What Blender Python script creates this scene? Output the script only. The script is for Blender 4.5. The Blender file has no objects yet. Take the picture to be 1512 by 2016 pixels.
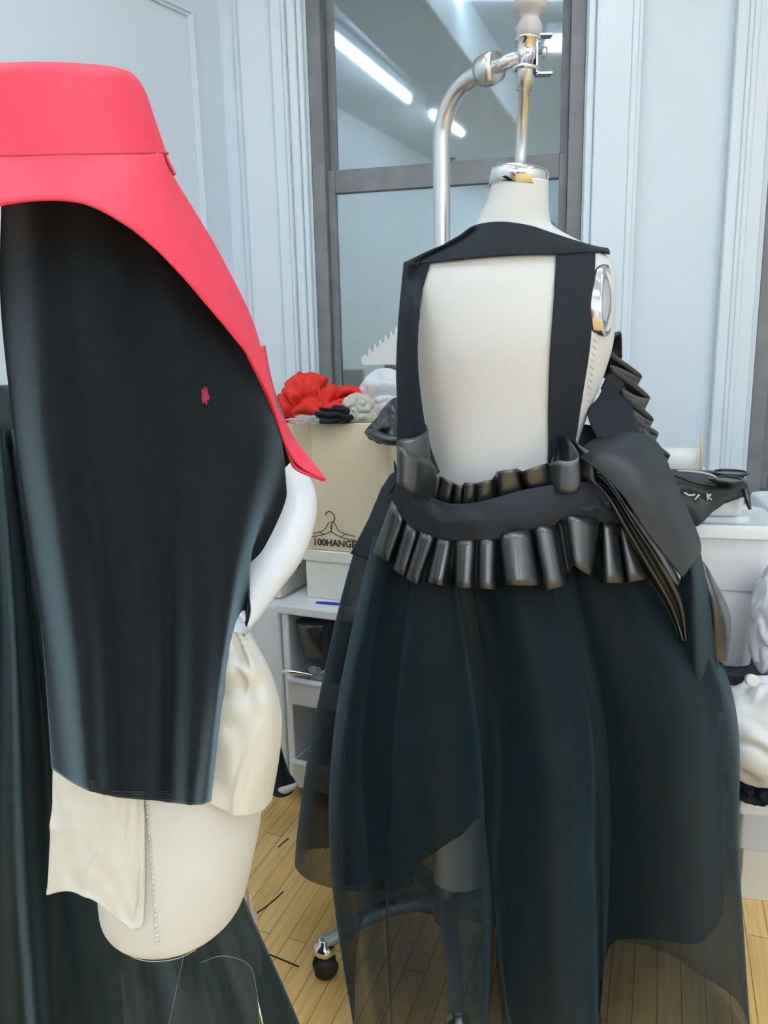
import bpy, bmesh, math, random
import numpy as np
from mathutils import Vector, Matrix
from mathutils.bvhtree import BVHTree
random.seed(7)
PI = math.pi
sc = bpy.context.scene
C = sc.collection
# ------------------------------------------------------------------ camera
CAM = Vector((0, 0, 1.45)); PITCH = math.radians(11.7); ROLL = math.radians(1.29); F = 1514.0
_f = Vector((0, math.cos(PITCH), -math.sin(PITCH))); _u = Vector((0, math.sin(PITCH), math.cos(PITCH))); _x = Vector((1, 0, 0))
_R = _x*math.cos(ROLL) - _u*math.sin(ROLL); _U = _u*math.cos(ROLL) + _x*math.sin(ROLL)
cd = bpy.data.cameras.new('camera'); cam = bpy.data.objects.new('camera', cd); C.objects.link(cam)
cam.matrix_world = Matrix(((_R.x, _U.x, -_f.x, CAM.x), (_R.y, _U.y, -_f.y, CAM.y), (_R.z, _U.z, -_f.z, CAM.z), (0, 0, 0, 1)))
cd.sensor_fit = 'HORIZONTAL'; cd.sensor_width = 36; cd.lens = 36*F/1512; cd.clip_start = 0.05
sc.camera = cam
# ------------------------------------------------------------------ world, exposure
w = bpy.data.worlds.new('night'); sc.world = w; w.use_nodes = True
w.node_tree.nodes['Background'].inputs[0].default_value = (.16, .2, .25, 1)
w.node_tree.nodes['Background'].inputs[1].default_value = .6
sc.view_settings.view_transform = 'Standard'; sc.view_settings.look = 'None'
sc.view_settings.gamma = 1; sc.view_settings.use_curve_mapping = False
sc.view_settings.exposure = 0.17
sc.cycles.transparent_max_bounces = 24
CEIL = 3.3
TUBE_POWER = 30.0

def ray(px, py):
    return (_f*F + _R*(px-756) - _U*(py-1008)).normalized()
def P(px, py, Y):
    d = ray(px, py); return CAM + d*(Y/d.y)
def Pz(px, py, z):
    d = ray(px, py); return CAM + d*((z-CAM.z)/d.z)
WA = math.radians(13); WD = Vector((math.cos(WA), -math.sin(WA), 0)); WN = Vector((-math.sin(WA), -math.cos(WA), 0)); W0 = Vector((.2, 2.9, 0))
def PWv(px, py, v=0):
    d = ray(px, py); o = W0 + WN*v
    return CAM + d*((o-CAM).dot(WN)/d.dot(WN))
def WU(px, py=300, v=0): return (PWv(px, py, v)-W0).dot(WD)
def WZ(px, py, v=0): return PWv(px, py, v).z
def refl(px, py, z):          # where on the plane of height z the mirror image in the window lies
    h = PWv(px, py, -.02); d = ray(px, py); d = d - WN*2*d.dot(WN)
    return h + d*((z-h.z)/d.z)

# ------------------------------------------------------------------ materials
def mat(name, col, rough=.6, metal=0, spec=.5, var=0, scale=20, bump=0, bscale=60, sheen=0, coat=0):
    m = bpy.data.materials.new(name); m.use_nodes = True; n = m.node_tree.nodes; l = m.node_tree.links
    b = n['Principled BSDF']; b.inputs['Base Color'].default_value = (*col, 1)
    b.inputs['Roughness'].default_value = rough; b.inputs['Metallic'].default_value = metal
    b.inputs['Specular IOR Level'].default_value = spec; b.inputs['Coat Weight'].default_value = coat
    if sheen:
        b.inputs['Sheen Weight'].default_value = sheen; b.inputs['Sheen Roughness'].default_value = .4
        b.inputs['Sheen Tint'].default_value = (.4, .62, .8, 1)
    tc = n.new('ShaderNodeTexCoord')
    if var:
        t = n.new('ShaderNodeTexNoise'); t.inputs['Scale'].default_value = scale; t.inputs['Detail'].default_value = 5
        l.new(tc.outputs['Object'], t.inputs['Vector'])
        r = n.new('ShaderNodeValToRGB'); r.color_ramp.elements[0].position = .3; r.color_ramp.elements[1].position = .7
        r.color_ramp.elements[0].color = (*[c*(1-var) for c in col], 1); r.color_ramp.elements[1].color = (*[min(1, c*(1+var)) for c in col], 1)
        l.new(t.outputs['Fac'], r.inputs[0]); l.new(r.outputs[0], b.inputs['Base Color'])
    if bump:
        t = n.new('ShaderNodeTexNoise'); t.inputs['Scale'].default_value = bscale; t.inputs['Detail'].default_value = 4
        l.new(tc.outputs['Object'], t.inputs['Vector'])
        q = n.new('ShaderNodeBump'); q.inputs['Strength'].default_value = bump; q.inputs['Distance'].default_value = .01
        l.new(t.outputs['Fac'], q.inputs['Height']); l.new(q.outputs[0], b.inputs['Normal'])
    return m
M = {}
M['wall'] = mat('wall_paint', (.70, .785, .86), .42, var=.02, scale=3, bump=.06, bscale=9)
M['trim'] = mat('gloss_trim_paint', (.72, .80, .87), .3, bump=.05, bscale=14)
M['wall_rear'] = mat('rear_wall_paint', (.84, .87, .9), .5, var=.02, scale=3)
M['ceil'] = mat('ceiling_paint', (.72, .77, .82), .6, var=.04, scale=2)
M['duct'] = mat('soffit_paint', (.85, .87, .9), .5)
M['frame'] = mat('window_frame_paint', (.185, .192, .203), .5, var=.15, scale=12, bump=.1)
M['cream'] = mat('form_jersey', (.70, .705, .69), .75, var=.02, scale=6, bump=.03, bscale=300)
M['muslin'] = mat('muslin', (.71, .71, .65), .8, bump=.25, bscale=26)
M['white_skin'] = mat('white_mannequin', (.77, .81, .88), .35, coat=.2)
M['chrome'] = mat('chrome', (.8, .82, .84), .12, metal=1)
M['steel'] = mat('brushed_steel', (.62, .64, .66), .28, metal=1, bump=.02, bscale=200)
M['grey_metal'] = mat('grey_cast_metal', (.32, .35, .38), .4, metal=.6)
M['black_rubber'] = mat('black_rubber', (.012, .013, .015), .5)
M['jersey'] = mat('black_crepe', (.0085, .0125, .02), .75, spec=.35, var=.15, scale=60, bump=.12, bscale=400, sheen=.12)
M['velvet'] = mat('black_velvet', (.0025, .006, .0095), .8, spec=.25, var=.3, scale=90, bump=.1, bscale=500, sheen=.6)
M['band'] = mat('black_crepe_band', (.014, .018, .027), .7, spec=.4, bump=.1, bscale=40, sheen=.12)
M['leather'] = mat('black_faux_leather', (.010, .0135, .018), .36, spec=1., coat=.3, bump=.04, bscale=70)
M['leather_matte'] = mat('matte_faux_leather', (.022, .028, .033), .5, spec=.5, bump=.03, bscale=40)
M['gown'] = mat('dark_gown', (.003, .015, .0175), .6, spec=.3, bump=.15, bscale=14, sheen=.25)
M['red'] = mat('red_twill', (.76, .04, .085), .6, bump=.25, bscale=7)
M['red2'] = mat('orange_red_cloth', (.72, .028, .014), .75, bump=.35, bscale=14)
M['card'] = mat('cardboard', (.86, .73, .52), .8, var=.05, scale=5)
M['tape'] = mat('packing_tape', (.74, .6, .41), .35)
M['ink'] = mat('printed_ink', (.05, .04, .035), .8)
M['plastic'] = mat('white_plastic', (.86, .9, .95), .35)
M['offwhite'] = mat('offwhite_card', (.92, .92, .84), .7)
M['blue'] = mat('blue_plastic', (.01, .03, .5), .4)
M['paper'] = mat('paper_roll', (.85, .86, .84), .8, bump=.03)
M['bagcloth'] = mat('white_bag', (.82, .84, .85), .5, bump=.3, bscale=12)
M['wood'] = mat('light_wood', (.7, .52, .32), .6)
M['finial'] = mat('grey_turned_wood', (.5, .47, .47), .55, var=.06)
M['black_gloss'] = mat('black_gloss', (.008, .008, .01), .2)
M['shelf_dark'] = mat('dark_shelf', (.02, .022, .035), .5)
M['thread'] = mat('dark_thread', (.03, .02, .015), .8)
M['pale'] = mat('pale_print', (.75, .78, .8), .6)

def clearmat(name, col, fac_t, rough=.1, edge=.35):
    m = bpy.data.materials.new(name); m.use_nodes = True; n = m.node_tree.nodes; l = m.node_tree.links
    b = n['Principled BSDF']; b.inputs['Base Color'].default_value = (*col, 1); b.inputs['Roughness'].default_value = rough
    b.inputs['Specular IOR Level'].default_value = .8
    tr = n.new('ShaderNodeBsdfTransparent'); mx = n.new('ShaderNodeMixShader')
    lw = n.new('ShaderNodeLayerWeight'); lw.inputs['Blend'].default_value = .5
    mr = n.new('ShaderNodeMapRange'); mr.inputs['To Min'].default_value = 1-fac_t; mr.inputs['To Max'].default_value = min(1, 1-fac_t+edge)
    l.new(lw.outputs['Facing'], mr.inputs['Value']); l.new(mr.outputs[0], mx.inputs[0])
    l.new(tr.outputs[0], mx.inputs[1]); l.new(b.outputs[0], mx.inputs[2]); l.new(mx.outputs[0], n['Material Output'].inputs[0])
    return m
M['film'] = clearmat('clear_film', (.85, .87, .9), .72)
M['cling'] = clearmat('clear_garment_film', (.35, .42, .42), .97, .08, .1)
M['frost'] = clearmat('frosted_plastic', (.8, .85, .9), .25, .3)

def tulle(name, col, opac, rough=.6):
    m = bpy.data.materials.new(name); m.use_nodes = True; n = m.node_tree.nodes; l = m.node_tree.links
    b = n['Principled BSDF']; b.inputs['Base Color'].default_value = (*col, 1); b.inputs['Roughness'].default_value = rough
    b.inputs['Sheen Weight'].default_value = .16; b.inputs['Sheen Tint'].default_value = (.3, .6, .8, 1); b.inputs['Specular IOR Level'].default_value = .18
    uv = n.new('ShaderNodeUVMap'); wv = n.new('ShaderNodeTexWave'); wv.inputs['Scale'].default_value = 240; wv.bands_direction = 'DIAGONAL'
    wv.inputs['Distortion'].default_value = .6
    l.new(uv.outputs[0], wv.inputs['Vector'])
    tr = n.new('ShaderNodeBsdfTransparent'); mx = n.new('ShaderNodeMixShader')
    lw = n.new('ShaderNodeLayerWeight'); lw.inputs['Blend'].default_value = .35
    mr = n.new('ShaderNodeMapRange'); mr.inputs['To Min'].default_value = opac; mr.inputs['To Max'].default_value = 1.05
    l.new(lw.outputs['Facing'], mr.inputs['Value'])
    ad = n.new('ShaderNodeMath'); ad.operation = 'MULTIPLY_ADD'; ad.inputs[1].default_value = .1; l.new(wv.outputs['Fac'], ad.inputs[0])
    l.new(mr.outputs[0], ad.inputs[2]); ad.use_clamp = True
    l.new(ad.outputs[0], mx.inputs[0]); l.new(tr.outputs[0], mx.inputs[1]); l.new(b.outputs[0], mx.inputs[2])
    l.new(mx.outputs[0], n['Material Output'].inputs[0])
    return m
M['tulle'] = tulle('black_tulle', (.0055, .0145, .02), .47, .6)
M['tulle_inner'] = tulle('black_tulle_inner', (.004, .0105, .0135), .9)
M['organza'] = tulle('black_organza', (.007, .012, .015), .6)

def emis(name, col, s):
    m = bpy.data.materials.new(name); m.use_nodes = True
    b = m.node_tree.nodes['Principled BSDF']; b.inputs['Emission Color'].default_value = (*col, 1); b.inputs['Emission Strength'].default_value = s
    b.inputs['Base Color'].default_value = (.8, .8, .8, 1); return m
M['tube'] = emis('fluorescent_tube', (.84, .935, 1), TUBE_POWER)

def glassmat():
    m = bpy.data.materials.new('window_glass'); m.use_nodes = True; n = m.node_tree.nodes; l = m.node_tree.links; n.remove(n['Principled BSDF'])
    tr = n.new('ShaderNodeBsdfTransparent'); tr.inputs[0].default_value = (.7, .78, .82, 1)
    gl = n.new('ShaderNodeBsdfGlossy'); gl.inputs['Roughness'].default_value = .035; gl.inputs[0].default_value = (.46, .56, .61, 1)
    df = n.new('ShaderNodeBsdfDiffuse'); df.inputs[0].default_value = (.38, .46, .5, 1)
    a = n.new('ShaderNodeMixShader'); a.inputs[0].default_value = .6; c = n.new('ShaderNodeMixShader')
    t = n.new('ShaderNodeTexNoise'); t.inputs['Scale'].default_value = 3; t.inputs['Detail'].default_value = 6
    tc = n.new('ShaderNodeTexCoord'); l.new(tc.outputs['Object'], t.inputs['Vector'])
    mr = n.new('ShaderNodeMapRange'); mr.inputs['From Min'].default_value = .35; mr.inputs['From Max'].default_value = .7
    mr.inputs['To Min'].default_value = .1; mr.inputs['To Max'].default_value = .22; l.new(t.outputs['Fac'], mr.inputs['Value'])
    l.new(mr.outputs[0], c.inputs[0]); l.new(tr.outputs[0], a.inputs[1]); l.new(gl.outputs[0], a.inputs[2])
    l.new(a.outputs[0], c.inputs[1]); l.new(df.outputs[0], c.inputs[2]); l.new(c.outputs[0], n['Material Output'].inputs[0])
    return m
M['glass'] = glassmat()

def floormat():
    m = bpy.data.materials.new('maple_strip_floor'); m.use_nodes = True; n = m.node_tree.nodes; l = m.node_tree.links; b = n['Principled BSDF']
    tc = n.new('ShaderNodeTexCoord'); mp = n.new('ShaderNodeMapping'); mp.inputs['Rotation'].default_value[2] = -math.radians(70)
    l.new(tc.outputs['Object'], mp.inputs[0])
    br = n.new('ShaderNodeTexBrick'); br.inputs['Scale'].default_value = 1; br.inputs['Brick Width'].default_value = .75; br.inputs['Row Height'].default_value = .052
    br.inputs['Mortar Size'].default_value = .0012; br.inputs['Mortar Smooth'].default_value = .3; br.inputs['Bias'].default_value = 0
    br.inputs['Color1'].default_value = (.88, .54, .17, 1); br.inputs['Color2'].default_value = (.96, .66, .27, 1); br.inputs['Mortar'].default_value = (.33, .17, .06, 1)
    l.new(mp.outputs[0], br.inputs[0])
    m2 = n.new('ShaderNodeMapping'); m2.inputs['Scale'].default_value = (3, 40, 1); l.new(mp.outputs[0], m2.inputs[0])
    t = n.new('ShaderNodeTexNoise'); t.inputs['Scale'].default_value = 2; t.inputs['Detail'].default_value = 8; l.new(m2.outputs[0], t.inputs[0])
    mx = n.new('ShaderNodeMix'); mx.data_type = 'RGBA'; mx.blend_type = 'MULTIPLY'; mx.inputs[0].default_value = .35
    r = n.new('ShaderNodeValToRGB'); r.color_ramp.elements[0].color = (.55, .45, .38, 1); r.color_ramp.elements[0].position = .35; r.color_ramp.elements[1].position = .6
    l.new(t.outputs['Fac'], r.inputs[0]); l.new(br.outputs[0], mx.inputs[6]); l.new(r.outputs[0], mx.inputs[7])
    t3 = n.new('ShaderNodeTexNoise'); t3.inputs['Scale'].default_value = 28; t3.inputs['Detail'].default_value = 3; l.new(m2.outputs[0], t3.inputs[0]); t3.inputs['Scale'].default_value = 5
    r3 = n.new('ShaderNodeValToRGB'); r3.color_ramp.elements[0].position = .68; r3.color_ramp.elements[1].position = .76
    r3.color_ramp.elements[0].color = (1, 1, 1, 1); r3.color_ramp.elements[1].color = (.45, .34, .25, 1)
    l.new(t3.outputs['Fac'], r3.inputs[0])
    m3 = n.new('ShaderNodeMix'); m3.data_type = 'RGBA'; m3.blend_type = 'MULTIPLY'; m3.inputs[0].default_value = 1
    l.new(mx.outputs[2], m3.inputs[6]); l.new(r3.outputs[0], m3.inputs[7]); l.new(m3.outputs[2], b.inputs['Base Color'])
    b.inputs['Roughness'].default_value = .38
    return m
M['floor'] = floormat()

# ------------------------------------------------------------------ helpers
def link(name, me, m, parent=None):
    o = bpy.data.objects.new(name, me); C.objects.link(o)
    if m: me.materials.append(m)
    if parent: o.parent = parent
    return o
def thing(name, label, cat, group=None, loc=None):
    o = bpy.data.objects.new(name, None); C.objects.link(o); o['label'] = label; o['category'] = cat
    if group: o['group'] = group
    return o
def tag(o, label=None, cat=None, group=None, kind=None):
    if label: o['label'] = label
    if cat: o['category'] = cat
    if group: o['group'] = group
    if kind: o['kind'] = kind
    return o
def fin(bm, name, m, parent=None, smooth=True, bevel=0):
    bmesh.ops.recalc_face_normals(bm, faces=bm.faces[:])
    me = bpy.data.meshes.new(name); bm.to_mesh(me); bm.free()
    if smooth:
        for p in me.polygons: p.use_smooth = True
    o = link(name, me, m, parent)
    if bevel:
        b = o.modifiers.new('b', 'BEVEL'); b.width = bevel; b.segments = 3; b.limit_method = 'ANGLE'
    return o
def frame_m(o, yaw):       # local x along (cos,-sin), y away, z up
    c, s = math.cos(yaw), math.sin(yaw)
    return Matrix(((c, s, 0, o.x), (-s, c, 0, o.y), (0, 0, 1, o.z), (0, 0, 0, 1)))
def addbox(bm, mx, x0, x1, y0, y1, z0, z1):
    vs = [bm.verts.new(mx @ Vector(p)) for p in ((x0, y0, z0), (x1, y0, z0), (x1, y1, z0), (x0, y1, z0), (x0, y0, z1), (x1, y0, z1), (x1, y1, z1), (x0, y1, z1))]
    for f in ((3, 2, 1, 0), (4, 5, 6, 7), (0, 1, 5, 4), (1, 2, 6, 5), (2, 3, 7, 6), (3, 0, 4, 7)): bm.faces.new([vs[i] for i in f])
def box(name, mx, dims, m, parent=None, bevel=.003):
    bm = bmesh.new()
    if not isinstance(dims, list): dims = [dims]
    for d in dims: addbox(bm, mx, *d)
    return fin(bm, name, m, parent, False, bevel)
def crs(pts, n, closed=False):
    p = np.array(pts, float); k = len(p)
    if k == 2 and not closed:
        t = np.linspace(0, 1, n)[:, None]; return p[0]*(1-t)+p[1]*t
    segs = k if closed else k-1
    out = []
    for i in range(n):
        s = i/(n if closed else n-1)*segs; a = min(int(s), segs-1); t = s-a
        if closed: q = [p[(a+j-1) % k] for j in range(4)]
        else: q = [p[max(a-1, 0)], p[a], p[min(a+1, k-1)], p[min(a+2, k-1)]]
        out.append(.5*((2*q[1])+(-q[0]+q[2])*t+(2*q[0]-5*q[1]+4*q[2]-q[3])*t*t+(-q[0]+3*q[1]-3*q[2]+q[3])*t**3))
    return np.array(out)
def gridmesh(G, name, m, parent=None, closed=False, thick=0, conv=True, sub=0):
    nv, nu = len(G), len(G[0])
    vs = []
    for r in G:
        for c in r: vs.append(tuple(P(*c)) if conv else tuple(c))
    fs = []; uvs = []
    for j in range(nv-1):
        for i in range(nu if closed else nu-1):
            i2 = (i+1) % nu
            fs.append((j*nu+i, j*nu+i2, (j+1)*nu+i2, (j+1)*nu+i))
            uvs += [(i/nu, j/nv), ((i+1)/nu, j/nv), ((i+1)/nu, (j+1)/nv), (i/nu, (j+1)/nv)]
    me = bpy.data.meshes.new(name); me.from_pydata(vs, [], fs); uvl = me.uv_layers.new()
    for k, u in enumerate(uvs): uvl.data[k].uv = u
    for p in me.polygons: p.use_smooth = True
    o = link(name, me, m, parent)
    if thick:
        s = o.modifiers.new('s', 'SOLIDIFY'); s.thickness = thick; s.offset = 0
    return o
def sheet(name, cols, nu, nv, m, parent=None, closed=False, thick=0, disp=None):
    A = [crs(c, nv) for c in cols]                # each col -> nv samples
    G = []
    for j in range(nv):
        row = crs([a[j] for a in A], nu, closed)
        if disp:
            for i in range(nu):
                d = disp(i/(nu if closed else nu-1), j/(nv-1)); row[i] = row[i] + np.array(d)
        G.append(row)
    return gridmesh(G, name, m, parent, closed, thick)
def loft(name, secs, m, parent=None, n=64, per=6, exp=2.2, caps=True, disp=None):
    rows = []
    for (xl, xr, y, Y, hd) in secs:
        a = P(xl, y, Y); b = P(xr, y, Y); c = (a+b)/2; rows.append((c.x, c.y, c.z, (b-a).length/2, hd))
    R = crs(rows, (len(rows)-1)*per+1)
    bm = bmesh.new(); rings = []
    for j, (x, y, z, hw, hd) in enumerate(R):
        ring = []
        for i in range(n):
            a = 2*PI*i/n; ca, sa = math.cos(a), math.sin(a)
            ex = math.copysign(abs(ca)**(2/exp), ca)*hw; ey = math.copysign(abs(sa)**(2/exp), sa)*hd
            if disp: k = disp(a, j/(len(R)-1)); ex *= k; ey *= k
            ring.append(bm.verts.new((x+ex, y+ey, z)))
        rings.append(ring)
    for a, b in zip(rings, rings[1:]):
        for i in range(n): bm.faces.new((a[i], a[(i+1) % n], b[(i+1) % n], b[i]))
    if caps: bm.faces.new(rings[0][::-1]); bm.faces.new(rings[-1])
    return fin(bm, name, m, parent)
def tubeinto(bm, pts, rad, n=14, cap=True):
    pts = [Vector(p) for p in pts]; k = len(pts); rings = []
    rad = rad if isinstance(rad, (list, tuple, np.ndarray)) else [rad]*k
    up = None
    for i, p in enumerate(pts):
        t = (pts[min(i+1, k-1)]-pts[max(i-1, 0)]).normalized()
        if up is None: up = t.orthogonal().normalized()
        up = (up - t*up.dot(t)).normalized(); s = t.cross(up)
        rings.append([bm.verts.new(p+(up*math.cos(2*PI*j/n)+s*math.sin(2*PI*j/n))*rad[i]) for j in range(n)])
    for a, b in zip(rings, rings[1:]):
        for j in range(n): bm.faces.new((a[j], a[(j+1) % n], b[(j+1) % n], b[j]))
    if cap: bm.faces.new(rings[0][::-1]); bm.faces.new(rings[-1])
def tube(name, pts, rad, m, parent=None, n=16, ns=0):
    if ns:
        rr = rad if isinstance(rad, (list, tuple)) else [rad]*len(pts)
        Q = crs([(*p, r) for p, r in zip(pts, rr)], ns); pts = [q[:3] for q in Q]; rad = [q[3] for q in Q]
    bm = bmesh.new(); tubeinto(bm, pts, rad, n); return fin(bm, name, m, parent)
def lathe(name, a, b, prof, m, parent=None, n=32):      # prof: (t along a->b, radius)
    a, b = Vector(a), Vector(b); ax = (b-a); t = ax.normalized(); u = t.orthogonal().normalized(); s = t.cross(u); bm = bmesh.new(); rings = []
    for (k, r) in prof:
        rings.append([bm.verts.new(a+ax*k+(u*math.cos(2*PI*j/n)+s*math.sin(2*PI*j/n))*max(r, 1e-4)) for j in range(n)])
    for p, q in zip(rings, rings[1:]):
        for j in range(n): bm.faces.new((p[j], p[(j+1) % n], q[(j+1) % n], q[j]))
    bm.faces.new(rings[0][::-1]); bm.faces.new(rings[-1]); return fin(bm, name, m, parent, True)
def nz(x, y=0, z=0):
    from mathutils import noise
    return noise.noise(Vector((x, y, z)))
def blob(name, c, r, m, parent=None, amp=.25, fr=3, seed=0, sub=5, flat=None, ridge=False):
    from mathutils import noise
    bm = bmesh.new(); bmesh.ops.create_icosphere(bm, subdivisions=sub, radius=1)
    for v in bm.verts:
        d = v.co.normalized(); q = noise.noise(d*fr+Vector((seed*7.1, 0, 0))); q2 = noise.noise(d*fr*2.3+Vector((0, seed*3.3, 5)))
        if ridge: q = .5-2*abs(q); q2 = .4-2*abs(q2)
        if ridge: q = abs(math.sin(4*noise.noise(d*fr+Vector((seed*7.1, 0, 0)))+2*d.z))-.6; q2 = .35*abs(math.sin(6*noise.noise(d*fr*1.4+Vector((3, seed*3.3, 5)))))
        k = 1+amp*q+amp*.5*q2
        v.co = Vector((d.x*r[0]*k, d.y*r[1]*k, d.z*r[2]*k))
        if flat is not None and v.co.z < -r[2]*flat: v.co.z = -r[2]*flat
        v.co += Vector(c)
    return fin(bm, name, m, parent)

# ------------------------------------------------------------------ room shell
def wmat(u, z=0, v=0): return frame_m(W0+WD*u+WN*v+Vector((0, 0, z)), WA)     # local y goes into the wall
IW = wmat(0)
uL, uR = WU(612, 300), WU(1148, 300)            # window opening
uC = WU(447, 300)                              # corner with the splayed wall
uP0, uP1, uW2 = WU(1255, 300), WU(1430, 300), WU(1516, 300)
zS = 1.12
zT = 3.0
def struct(o): o['kind'] = 'structure'; return o
struct(box('floor', Matrix.Identity(4), (-4, 4, -7, 4, -.1, 0), M['floor'], bevel=0))
struct(box('ceiling', Matrix.Identity(4), (-4, 4, -7, 4, CEIL, CEIL+.1), M['ceil'], bevel=0))
T = .16
struct(box('wall_back', IW, [(uC-.3, uL, 0, T, 0, CEIL), (uL, uR, 0, T, 0, zS), (uL, uR, 0, T, zT, CEIL), (uR, uW2, 0, T, 0, CEIL),
      (uW2, uW2+.95, 0, T, 0, .9), (uW2, uW2+.95, 0, T, zT, CEIL), (uW2+.95, 3.4, 0, T, 0, CEIL)], M['wall'], bevel=0))
# splayed wall at the left
SA = math.radians(33.6); SD = Vector((-math.sin(SA), -math.cos(SA), 0)); c0 = W0+WD*uC
Ss = Matrix(((SD.x, -math.cos(SA), 0, c0.x), (SD.y, math.sin(SA), 0, c0.y), (0, 0, 1, 0), (0, 0, 0, 1)))   # x along wall toward us, y into the wall
struct(box('wall_left', Ss, (-.02, 2.2, 0, .15, 0, CEIL), M['wall'], bevel=0))
e0 = c0+SD*2.15
struct(box('wall_left_rear', Matrix.Identity(4), (e0.x-.15, e0.x, -6.6, e0.y, 0, CEIL), M['wall_rear'], bevel=0))
struct(box('wall_right', Matrix.Identity(4), (3.0, 3.15, -6.6, 3.2, 0, CEIL), M['wall_rear'], bevel=0))
def onS(px, py):
    d = ray(px, py); nrm = Vector((-math.cos(SA), math.sin(SA), 0)); p = CAM+d*((c0-CAM).dot(nrm)/d.dot(nrm)); return (p-c0).dot(SD), p.z
s1, z1 = onS(372, 27)
# raised panel moulding on the splayed wall
mo = [(s1-.013, s1+.013, -.012, 0, .35, z1+.01), (s1-.006, s1+.006, -.02, 0, .35, z1+.01), (s1-.013, 1.9, -.012, 0, z1-.012, z1+.014), (s1-.01, 1.9, -.022, 0, z1-.004, z1+.008),
      (s1-.013, 1.9, -.012, 0, .35, .38), (1.88, 1.906, -.012, 0, .35, z1)]
struct(box('trim_1', Ss, mo, M['trim'], bevel=.003))
# casing left and right of the window: stepped mouldings
a0, a1, a2, a3 = WU(488, 300), WU(552, 300), WU(575, 300), uL
struct(box('trim_2', IW, [(a0, a1+.003, -.035, 0, 0, CEIL), (a1, a2, -.055, 0, 0, CEIL), (a2, a2+.012, -.066, 0, 0, CEIL), (a2+.012, a3-.028, -.045, 0, 0, CEIL), (a3-.028, a3-.008, -.03, 0, 0, CEIL), (a0-.028, a0, -.016, 0, 0, CEIL)], M['trim'], bevel=.006))
struct(box('trim_3', IW, [(uR+.004, uR+.03, -.03, 0, 0, CEIL), (uR+.03, uP0, -.045, 0, 0, CEIL), (uP0-.035, uP0-.012, -.052, 0, 0, CEIL), (uP1, uP1+.035, -.045, 0, 0, CEIL), (uP1+.035, uW2-.02, -.034, 0, 0, CEIL), (uP1+.05, uP1+.07, -.04, 0, 0, CEIL),
      (uP0, uP1, -.045, 0, CEIL-.4, CEIL)], M['trim'], bevel=.006))
# window 1
def window(name, u0, u1, z0, z1, zm, with_glass=True):
    wn = bpy.data.objects.new(name, None); C.objects.link(wn); wn['kind'] = 'structure'
    g = .012
    box('window_frame', IW, [(u0, u0+.05, .0, .12, z0, z1), (u1-.05, u1, .0, .12, z0, z1), (u0+.05, u1-.05, .0, .12, z1-.05, z1), (u0+.05, u1-.05, -.02, .12, z0, z0+.05)], M['frame'], wn, .004)
    fr = .028
    up = box('upper_sash', IW, [(u0+.05, u0+.05+fr, .07, .10, zm-.02, z1-.05), (u1-.05-fr, u1-.05, .07, .10, zm-.02, z1-.05), (u0+.05+fr, u1-.05-fr, .07, .10, zm-.02, zm+.03), (u0+.05+fr, u1-.05-fr, .07, .10, z1-.09, z1-.05)], M['frame'], wn, .003)
    lo = box('lower_sash', IW, [(u0+.05, u0+.05+fr, .03, .065, z0+.05, zm+.035), (u1-.05-fr, u1-.05, .03, .065, z0+.05, zm+.035), (u0+.05+fr, u1-.05-fr, .03, .065, zm-.045, zm+.035), (u0+.05+fr, u1-.05-fr, .03, .065, z0+.05, z0+.1)], M['frame'], wn, .003)
    box('pane', IW, (u0+.05+fr, u1-.05-fr, .083, .087, zm+.02, z1-.09), M['glass'], up, 0)
    box('pane', IW, (u0+.05+fr, u1-.05-fr, .046, .05, z0+.1, zm-.045), M['glass'], lo, 0)
    return wn, lo
zm = WZ(880, 335)
win, lo = window('window_1', uL, uR, zS, zT, zm)
lt = WU(870, 320)
box('latch', IW, [(lt-.035, lt+.03, .025, .045, zm+.035, zm+.041), (lt-.01, lt+.012, .02, .045, zm+.038, zm+.052), (lt+.01, lt+.045, .015, .028, zm+.04, zm+.047)], M['frame'], lo, .002)
window('window_2', uW2, uW2+.9, .9, zT, zm)
# rear wall and what it carries (seen mirrored in the glass)
struct(box('wall_rear', Matrix.Identity(4), (-4, 4, -6.75, -6.6, 0, CEIL), M['wall_rear'], bevel=0))
struct(box('trim_4', Matrix.Identity(4), [(-2.2, 2.8, -6.6, -6.56, 2.45, 2.52), (-2.2, 2.8, -6.6, -6.57, 0, .9)], M['trim'], bevel=.01))
# ceiling soffit and lamps; positions follow their mirror images in the pane, except for the added fill lamps
def lamp(name, a, b, label, wd=.16, nt=2):
    t = thing(name, label, 'lamp', 'ceiling strip lamps')
    d = (b-a); L = d.length; yaw = math.atan2(-d.y, d.x); mx = frame_m(Vector((a.x, a.y, CEIL)), yaw)
    box('housing', mx, (0, L, -wd/2, wd/2, -.06, 0), M['duct'], t, .01)
    for s in ((-.035, .035) if nt == 2 else (0,)):
        tube('tube', [mx @ Vector((.03, s, -.082)), mx @ Vector((L-.03, s, -.082))], .018, M['tube'], t, 10)
    return t
A = refl(636, 52, CEIL-.08); B = refl(800, 187, CEIL-.08); Cc = refl(842, 213, CEIL-.08); D = refl(908, 255, CEIL-.08)
dirv = (B-A).normalized()
lamp('strip_lamp', A, B, 'long fluorescent strip lamp mirrored in the upper left of the window pane', .07, 1)
lamp('strip_lamp', Cc, D, 'fluorescent strip lamp mirrored behind the bend of the steel post', .07, 1)
lamp('strip_lamp', Vector((-.75, 1.97, CEIL)), Vector((.5, 1.29, CEIL)), 'added fill strip lamp on the ceiling near the window, above the picture', .12, 1)  # unseen lamp, added to brighten the boxes and floor below
E = refl(1070, 72, CEIL-.08); E2 = refl(1125, 70, CEIL-.08)
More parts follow.
